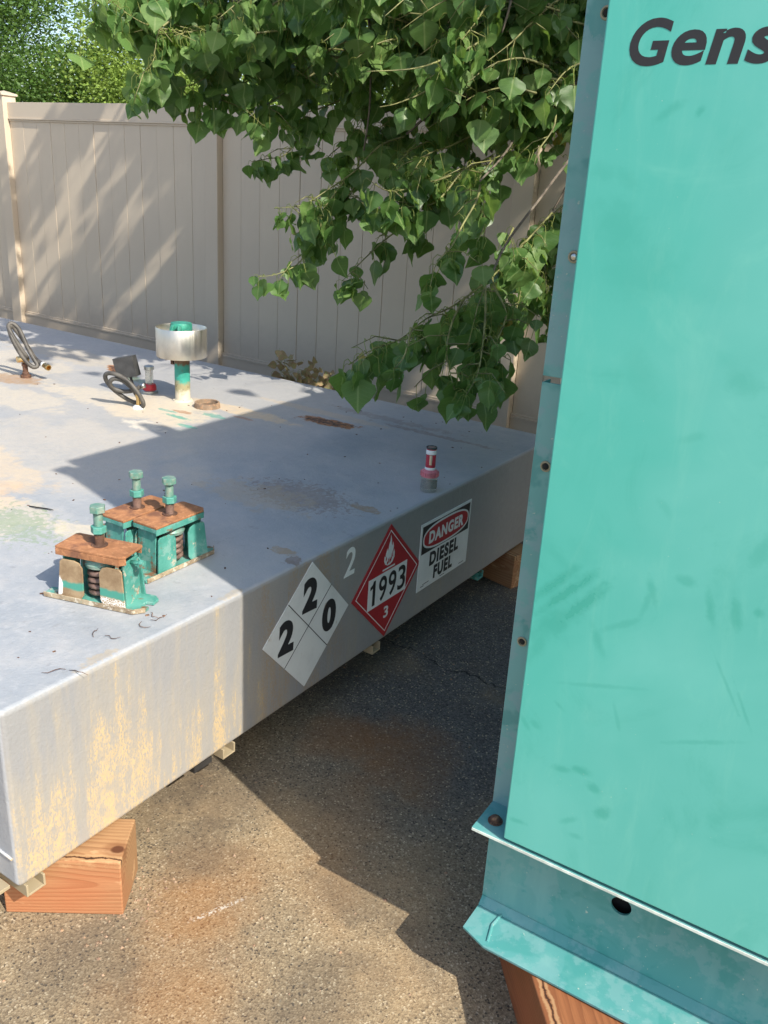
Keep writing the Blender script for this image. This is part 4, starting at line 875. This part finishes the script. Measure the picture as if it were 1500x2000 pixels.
tree = empty('cottonwood_tree', (1.15, 4.15, 0), (0, 0, 0), 'broad leaved cottonwood tree whose leafy branches hang over the tank and the fence', 'tree')
TO = Vector((1.15, 4.15, 0))
def in_gen(p, m=.05):
    return -.56 - m < p.x < 2.9 and 1.14 - m < p.y < 2.96 + m and p.z < 2.47 + m
TR = random.Random(11)
# openings in the crown through which the sun reaches a spray or a stretch of fence: (point, radius)
GAPS = [(Vector(a), r) for a, r in (((-1.9, 2.74, 1.75), .30), ((-1.62, 3.55, 1.32), .40), ((-2.3, 3.2, 1.85), .15), ((-1.62, 3.3, 1.75), .17), ((-3.05, 3.6, 1.62), .14), ((-2.45, 3.1, 1.4), .16), ((-2.0, 3.1, 1.35), .15), ((-1.75, 3.0, 2.0), .14), ((-2.7, 3.1, 1.7), .13), ((-1.62, 3.25, .5645), .10), ((-1.42, 3.25, .5645), .12), ((-2.75, 3.1, .5645), .10), ((-2.55, 3.2, .5645), .08), ((-2.45, 2.95, 1.15), .16), ((-2.1, 3.3, 1.5), .16), ((-2.9, 2.6, 1.95), .20), ((-1.3, 3.1, 1.95), .16), ((-2.5, 3.1, 2.0), .12),
    ((-6.25, 4.8, 1.35), .11), ((-5.75, 4.8, 1.45), .09), ((-6.3, 4.8, .95), .07), ((-5.35, 4.8, .75), .085), ((-5.15, 4.8, 1.05), .06), ((-5.75, 4.8, .40), .08), ((-5.0, 4.8, 1.55), .05), ((-6.6, 4.8, 1.0), .05), ((-4.3, 4.8, 1.4), .035), ((-3.3, 4.8, .5), .035), ((-2.6, 4.8, .6), .10), ((-2.3, 4.8, .35), .08), ((-2.0, 4.8, .75), .09), ((-2.9, 4.8, 1.2), .04), ((-3.6, 4.8, .9), .04), ((-5.2, 4.8, 1.35), .05), ((-4.9, 4.8, .6), .05), ((-5.6, 4.8, 1.15), .05), ((-5.5, 4.8, 1.88), .06), ((-6.4, 4.8, 1.88), .05))]
def in_gap(p, k=1.):
    for g, r in GAPS:
        d = p - g; t = d.dot(SUN_DIR)
        if t > .25 and (d - SUN_DIR * t).length < r * k: return True
    return False
leaves = []       # (position, rz, tilt matrix, scale, simple)
def add_leaf(p, sc, simple=False, rz=None, gap=True):
    if p.x < -3.32 and not simple: return
    if in_gen(p, .12) or p.y > 4.72 and p.z < 2.15: return
    if p.z < ZT + .22 and -1.35 > p.x: return
    if not gap and in_gap(p + Vector((.03, 0, -.07)), .75): return
    if gap and in_gap(p + Vector((.03, 0, -.07)), 1. if simple else .8): return
    leaves.append((p, TR.random() * 6.283 if rz is None else rz, TR.gauss(0, .22), TR.gauss(0, .22), sc, simple))
stems = MB(); woody = []
def twig(path, dens, sub, sc0=.086, simple=False, lift=.052, gap=False):
    pts = cat([Vector(q) + Vector((0, 0, lift)) for q in path], 5)
    L_ = sum((pts[i + 1] - pts[i]).length for i in range(len(pts) - 1))
    n = len(pts); woody.append((pts, L_))
    stems.tube(pts, [.0055 * (1 - .75 * i / (n - 1)) for i in range(n)], 5)
    k = int(L_ * dens); d_acc = 0
    def at(s_):
        s_ *= L_; acc = 0
        for i in range(n - 1):
            l = (pts[i + 1] - pts[i]).length
            if acc + l >= s_: return pts[i].lerp(pts[i + 1], (s_ - acc) / max(l, 1e-6))
            acc += l
        return pts[-1]
    for i in range(k):
        s_ = (i + TR.random() * .8) / k; add_leaf(at(min(s_, 1)), sc0 * TR.uniform(.62, 1.18), simple, None, gap)
    for j in range(3): add_leaf(pts[-1], sc0 * TR.uniform(.45, .8), simple, None, gap)
    ns = int(L_ * 7 * sub)
    for i in range(ns):      # short side shoots, drooping
        b = at(TR.uniform(.02, .95)); l = TR.uniform(.06, .20) * (.6 + .5 * sub); a = TR.random() * 6.283
        d = Vector((math.cos(a), math.sin(a), TR.uniform(-.7, .25))).normalized()
        e = b + d * l + Vector((0, 0, -l * .25)); mdl = b + d * l * .5
        stems.tube([b, mdl, e], [.0028, .0022, .0012], 4)
        for q in range(max(3, int(l * 34))):
            t = TR.uniform(.15, 1); add_leaf(b.lerp(mdl, t * 2) if t < .5 else mdl.lerp(e, t * 2 - 1), sc0 * TR.uniform(.5, 1.1), simple, None, gap)
for q in TWIGS:
    pth, dens, sub = q[:-2], q[-2], q[-1]
    twig(pth, dens * 1.25, sub * 1.3)
# dense inner mass seen above: drooping twigs filled into world volumes (centre, radii, count)
def fill(c, r, n, dens, simple=False, ln=(.3, .6), sc=.09, keep=None):
    for _ in range(n):
        while True:
            v = Vector((TR.uniform(-1, 1), TR.uniform(-1, 1), TR.uniform(-1, 1)))
            if v.length < 1: break
        p = Vector((c[0] + v.x * r[0], c[1] + v.y * r[1], c[2] + v.z * r[2])); a = TR.gauss(math.pi * 1.08, .8); L_ = TR.uniform(*ln)
        if in_gen(p, .3): continue
        if keep and not keep(p): continue
        path = [p]; d = Vector((math.cos(a), math.sin(a), .1))
        for k in range(3):
            path.append(path[-1] + d * L_ / 3); d = (d + Vector((0, 0, -.38))).normalized()
        if in_gen(path[-1], .15): continue
        if simple: 
            stems_far.tube(path, [.006, .004, .003, .0015], 3)
            for k in range(int(L_ * dens)):
                t = TR.random() * 2.99; i = int(t); add_leaf(path[i].lerp(path[i + 1], t - i) + Vector((TR.gauss(0, .05), TR.gauss(0, .05), TR.gauss(0, .04))), sc * TR.uniform(.7, 1.2), True)
        else: twig(path, dens, .55, sc, False, 0, True)
stems_far = MB()
fill((-2.65, 3.55, 2.22), (.60, .50, .30), 44, 26)
fill((-1.95, 3.75, 2.20), (.50, .60, .36), 56, 26)
fill((-1.55, 3.65, 2.02), (.30, .45, .28), 30, 24)
fill((-3.05, 3.5, 2.42), (.42, .4, .2), 18, 24)
fill((-2.75, 2.95, 2.22), (.30, .25, .14), 16, 26)
fill((-1.75, 3.20, 2.22), (.35, .30, .18), 20, 24)
n_detail = len(leaves)
# the crown above the picture: simple leaves, it throws the dappled shade on the fence and tank
def ok(p):      # crown leaves dropped where their shadow would fall on the sunlit tank top
    t = (p.z - ZT) / SUN_DIR.z; sx, sy = p.x - SUN_DIR.x * t, p.y - SUN_DIR.y * t
    lim = 2.72 if sx < -3.9 else (2.72 + (sx + 3.9) * .42 if sx < -2.75 else 3.2)
    return sy > lim + .12 * mnoise.noise(Vector((sx * 3, sy * 3, 0))) + .12 and 1.9 < p.y < 5.6
fill((-1.2, 3.9, 3.2), (1.9, 1.2, .75), 105, 42, True, (.4, .8), .11, ok)
fill((-2.6, 3.95, 4.2), (1.5, .8, .8), 60, 38, True, (.3, .7), .11, lambda p: p.y > 3.1)
fill((-.7, 2.75, 3.5), (1.3, .7, .7), 75, 44, True, (.3, .6), .11, ok)
fill((.4, 4.0, 4.2), (2.2, 1.5, 1.3), 190, 44, True, (.4, .9), .11, ok)
fill((.8, 4.4, 6.0), (1.8, 1.5, 1.1), 150, 44, True, (.4, .9), .12, ok)
fill((2.2, 3.9, 3.2), (1.2, 1.2, .9), 90, 44, True, (.4, .9), .12, ok)

def wood_limb(path, r0, r1, name='branch', seg=8, m=None):
    pts = cat([Vector(q) for q in path], 6); n = len(pts)
    pts = [p + Vector((mnoise.noise(p * 3), mnoise.noise(p * 3 + Vector((9, 0, 0))), 0)) * .02 * min(1, i / 3) for i, p in enumerate(pts)]
    pts = [p - TO for p in pts]
    return obj(name, MB().tube(pts, [r0 + (r1 - r0) * (i / (n - 1)) ** .8 for i in range(n)], seg), m or M['bark'], tree)
wood_limb([(1.15, 4.15, 0), (1.12, 4.12, 1.0), (1.05, 4.1, 2.2), (.95, 4.12, 3.4), (.9, 4.2, 5.0), (.95, 4.3, 6.6)], .17, .03, 'trunk', 14)
LIMBS = [([(1.05, 4.1, 2.2), (.2, 4.0, 2.75), (-.7, 3.85, 2.72), (-1.6, 3.8, 2.5), (-2.3, 3.75, 2.3), (-3.1, 3.7, 2.15)], .055, .008),
 ([(-.7, 3.85, 2.72), (-1.1, 3.75, 2.5), (-1.33, 3.62, 2.25), (-1.52, 3.66, 2.0), (-1.62, 3.62, 1.80)], .014, .006),
 ([(.95, 4.12, 3.0), (0, 3.6, 3.3), (-.9, 3.3, 3.0), (-1.6, 3.2, 2.55), (-2.3, 3.15, 2.3), (-2.75, 2.9, 2.15)], .05, .007),
 ([(-1.6, 3.8, 2.5), (-1.9, 3.75, 2.2), (-2.1, 3.65, 1.95), (-2.3, 3.55, 1.72)], .018, .005),
 ([(-1.33, 3.62, 2.25), (-1.42, 3.75, 1.9), (-1.6, 3.84, 1.6), (-1.67, 3.83, 1.44)], .006, .004),
 ([(-1.42, 3.75, 1.9), (-1.5, 4.1, 1.75), (-1.70, 4.28, 1.58)], .007, .004),
 ([(-1.6, 3.2, 2.55), (-1.65, 3.2, 2.2), (-1.68, 3.18, 2.05)], .007, .004),
 ([(-1.9, 3.75, 2.2), (-1.75, 3.60, 1.9), (-1.70, 3.45, 1.72), (-1.66, 3.12, 1.54)], .007, .004),
 ([(-1.42, 3.75, 1.9), (-1.45, 3.4, 1.6), (-1.5, 3.1, 1.35), (-1.51, 2.96, 1.2)], .007, .004),
 ([(-2.3, 3.75, 2.3), (-2.6, 3.9, 2.05), (-3.0, 3.93, 1.88)], .011, .006),
 ([(-2.1, 3.65, 1.95), (-1.95, 3.6, 1.75), (-1.86, 3.56, 1.66)], .007, .004),
 ([(-2.3, 3.15, 2.3), (-2.4, 3.4, 2.0), (-2.43, 3.42, 1.64)], .007, .004),
 ([(.95, 4.2, 3.6), (-.2, 4.3, 4.0), (-1.4, 4.2, 3.8), (-2.4, 4.1, 3.3)], .05, .008),
 ([(.93, 4.2, 4.2), (1.8, 3.8, 4.6), (2.7, 3.6, 4.4)], .05, .01), ([(1.0, 4.1, 2.6), (1.9, 4.0, 3.1), (2.8, 3.8, 3.3)], .05, .01),
 ([(.93, 4.2, 4.6), (.2, 3.5, 5.2), (-.6, 3.2, 5.2)], .04, .01), ([(.9, 4.2, 4.9), (1.2, 5.0, 5.6), (1.3, 5.6, 5.9)], .035, .01)]
for pth, a, b in LIMBS: wood_limb(pth, a, b)
def localize(m): m.v = [(v[0] - TO.x, v[1] - TO.y, v[2]) for v in m.v]; return m
tag(obj('twigs', localize(stems), M['twig'], tree), kind='stuff')
tag(obj('upper_twigs', localize(stems_far), M['bark'], tree), kind='stuff')
# leaves: the 300 that show largest as single objects, the rest joined
camo = Vector((0, 0, 1.5117)); fwd = -cb
def show(p, s_):
    d = p - camo; z = d.dot(fwd)
    if z < .5: return 0
    x = 750 + 1679.8 * d.dot(cr) / z; y = 1000 - 1679.8 * d.dot(cu) / z
    if not (0 < x < 1150 - .12 * max(y, 0) and -20 < y < 2000): return 0
    return s_ / z
order = sorted(range(n_detail), key=lambda i: -show(leaves[i][0], leaves[i][4]))
single = set(order[:300])
big = MB(); big.uv = []; rn = []; far = MB(); frn = []
far.uv = []
for i, (p, rz, t1, t2, sc, simple) in enumerate(leaves):
    Mx = Matrix.Translation(p - TO) @ Matrix.Rotation(rz, 4, 'Z') @ Matrix.Rotation(t1, 4, 'X') @ Matrix.Rotation(t2, 4, 'Y') @ Matrix.Scale(sc, 4)
    if simple:
        q = SIMPLE[i % 6]; n0 = len(far.v); far.v += [tuple(Mx @ v) for v in q]; far.f += [(n0, n0 + 1, n0 + 2, n0 + 3), (n0, n0 + 3, n0 + 4, n0 + 6), (n0 + 6, n0 + 4, n0 + 5)]; far.sm += [False] * 3
        far.uv += [(.4, .1)] * 7; frn += [TR.random()] * 7
    elif i in single:
        o = plain('leaf', LEAF_ME[i % 14], tree); o.matrix_local = Mx
    else:
        t = LT[i % 14]; n0 = len(big.v); big.v += [tuple(Mx @ Vector(v)) for v in t.v]; big.f += [tuple(a + n0 for a in f) for f in t.f]; big.sm += t.sm; big.uv += t.uv; rn += [TR.random()] * len(t.v)
tag(plain('foliage', to_mesh('foliage', big, M['leaf'], rn), tree), kind='stuff')
tag(plain('upper_foliage', to_mesh('upper_foliage', far, M['leaf'], frn), tree), kind='stuff')
print('LEAVES', n_detail, len(leaves))

# ---------------------------------------------------------------- dead leafy stems behind the tank
def dead_plant(loc, h, n, spread, label, seed):
    r_ = random.Random(seed); root = empty('dry_plant', loc, (0, 0, 0), label, 'dry plant', 'dead weeds between the tank and the fence')
    st = MB(); 
    lm_ = MB(); lm_.uv = []
    for k in range(4):
        a = r_.random() * 6.28; tip = Vector((math.cos(a) * spread * r_.uniform(.3, 1), math.sin(a) * spread * .5, h * r_.uniform(.85, 1.05)))
        pth = cat([Vector((0, 0, 0)), tip * .35 + Vector((0, 0, h * .15)), tip * .7 + Vector((r_.gauss(0, .02), 0, h * .1)), tip], 4); st.tube(pth, [.004 * (1 - .7 * i / (len(pth) - 1)) for i in range(len(pth))], 5)
        for j in range(n // 4):
            i = r_.randint(int(len(pth) * .65), len(pth) - 1); p = pth[i] + Vector((r_.gauss(0, .035), r_.gauss(0, .03), r_.gauss(0, .03)))
            Mx = Matrix.Translation(p) @ Matrix.Rotation(r_.random() * 6.28, 4, 'Z') @ Matrix.Rotation(r_.gauss(0, .9), 4, 'X') @ Matrix.Rotation(r_.gauss(0, .9), 4, 'Y') @ Matrix.Scale(r_.uniform(.025, .05), 4)
            t = LT[r_.randint(0, 13)]; n0 = len(lm_.v); lm_.v += [tuple(Mx @ Vector(v)) for v in t.v]; lm_.f += [tuple(a_ + n0 for a_ in f) for f in t.f]; lm_.sm += t.sm; lm_.uv += t.uv
    obj('stem', st, M['twig'], root)
    plain('dry_foliage', to_mesh('dry_foliage', lm_, M['dryleaf'], [r_.random() * .9 for _ in lm_.v]), root)
dead_plant((-2.80, 3.52, 0), .60, 110, .17, 'clump of dead brown leaves poking up behind the middle of the tank', 3)
dead_plant((-1.46, 3.62, 0), .50, 20, .03, 'small dead sprig behind the far corner of the tank, next to the green enclosure', 8)

# ---------------------------------------------------------------- trees beyond the fence
def bg_tree(x, y, h, blobs, mat, label, nl, ls, seed, trunk_r=.16):
    r_ = random.Random(seed); root = empty('background_tree', (x, y, 0), (0, 0, 0), label, 'tree', 'trees beyond the fence')
    t = MB(); pts = cat([Vector((0, 0, 0)), Vector((.1, .05, h * .35)), Vector((-.05, .1, h * .65)), Vector((0, 0, h * .95))], 5)
    t.tube(pts, [trunk_r * (1 - .85 * i / (len(pts) - 1)) for i in range(len(pts))], 10); obj('trunk', t, M['bark'], root)
    lb = MB()
    for (bx_, by_, bz, br) in blobs:
        b = Vector((0, 0, bz * .55)); e = Vector((bx_, by_, bz)); lb.tube(cat([b, b.lerp(e, .5) + Vector((0, 0, .25)), e], 4), .035, 6)
    tag(obj('limbs', lb, M['bark'], root), kind='stuff')
    m = MB(); m.uv = []; rn_ = []; tot = sum(b[3] ** 2 for b in blobs)
    for (bx_, by_, bz, br) in blobs:
        n = int(nl * br * br / tot)
        # clumps on the blob
        nc = max(30, n // 55); cl = []
        for _ in range(nc):
            v = Vector((r_.gauss(0, 1), r_.gauss(0, 1), r_.gauss(0, 1))).normalized(); rr = br * (.55 + .5 * r_.random()) * (1 + .25 * mnoise.noise(v * 2 + Vector((bx_, seed, bz))))
            cl.append((Vector((bx_, by_, bz)) + Vector((v.x * rr, v.y * rr, v.z * rr * .9)), r_.uniform(.10, .22), r_.random() * .35))
        for _ in range(n):
            c_, cr_, tone = cl[r_.randrange(nc)]
            p = c_ + Vector((r_.gauss(0, cr_), r_.gauss(0, cr_), r_.gauss(0, cr_ * .8)))
            a = r_.random() * 6.28; d = Vector((math.cos(a), math.sin(a), r_.uniform(-.9, .5))).normalized(); s_ = d.cross(Vector((r_.gauss(0, 1), r_.gauss(0, 1), r_.gauss(0, 1)))).normalized()
            l = ls * r_.uniform(.7, 1.3); wv = l * .30; n0 = len(m.v)
            m.v += [tuple(p), tuple(p + d * l * .5 + s_ * wv), tuple(p + d * l), tuple(p + d * l * .5 - s_ * wv)]; m.f.append((n0, n0 + 1, n0 + 2, n0 + 3)); m.sm.append(False)
            m.uv += [(.4, .1)] * 4; rn_ += [min(.97, tone + r_.random() * .6)] * 4
    tag(plain('crown', to_mesh('crown', m, mat, rn_), root), kind='stuff')
bg_tree(-11.6, 7.6, 6.0, [(0, 0, 3.0, 1.7), (-1.2, .2, 2.5, 1.5), (-.3, .3, 4.1, 1.3), (-1.0, 0, 4.6, 1.5), (.8, .1, 2.0, 1.1), (0.2, -.2, 1.8, 1.3)], M['bgleaf_d'], 'dark green small leaved tree filling the top left corner beyond the fence', 110000, .050, 1)
bg_tree(-9.6, 8.6, 4.0, [(0, 0, 2.7, .95), (.8, .1, 2.2, .9), (-.7, 0, 2.2, .9), (.1, 0, 1.6, 1.2), (1.6, .2, 1.9, .9)], M['bgleaf_l'], 'bright yellow green bushy tree beyond the fence, right of the dark tree', 75000, .050, 2)
bg_tree(-7.4, 10.2, 5.0, [(0, 0, 3.2, 1.3), (1.2, .3, 2.8, 1.2), (-1.0, .2, 3.6, 1.0), (.2, 0, 2.2, 1.3), (2.2, .1, 3.4, 1.3), (2.0, .3, 2.2, 1.2)], M['bgleaf_l'], 'pale green tree seen through gaps behind the cottonwood leaves', 44000, .07, 3)
bg_tree(-3.0, 9.5, 6.0, [(0, 0, 3.0, 1.7), (-1.4, .2, 3.2, 1.3), (1.6, .2, 3.2, 1.6), (.2, 0, 4.4, 1.5), (3.2, 0, 3.0, 1.5)], M['bgleaf_d'], 'dark tree beyond the fence behind the dense cottonwood leaves', 26000, .10, 4)
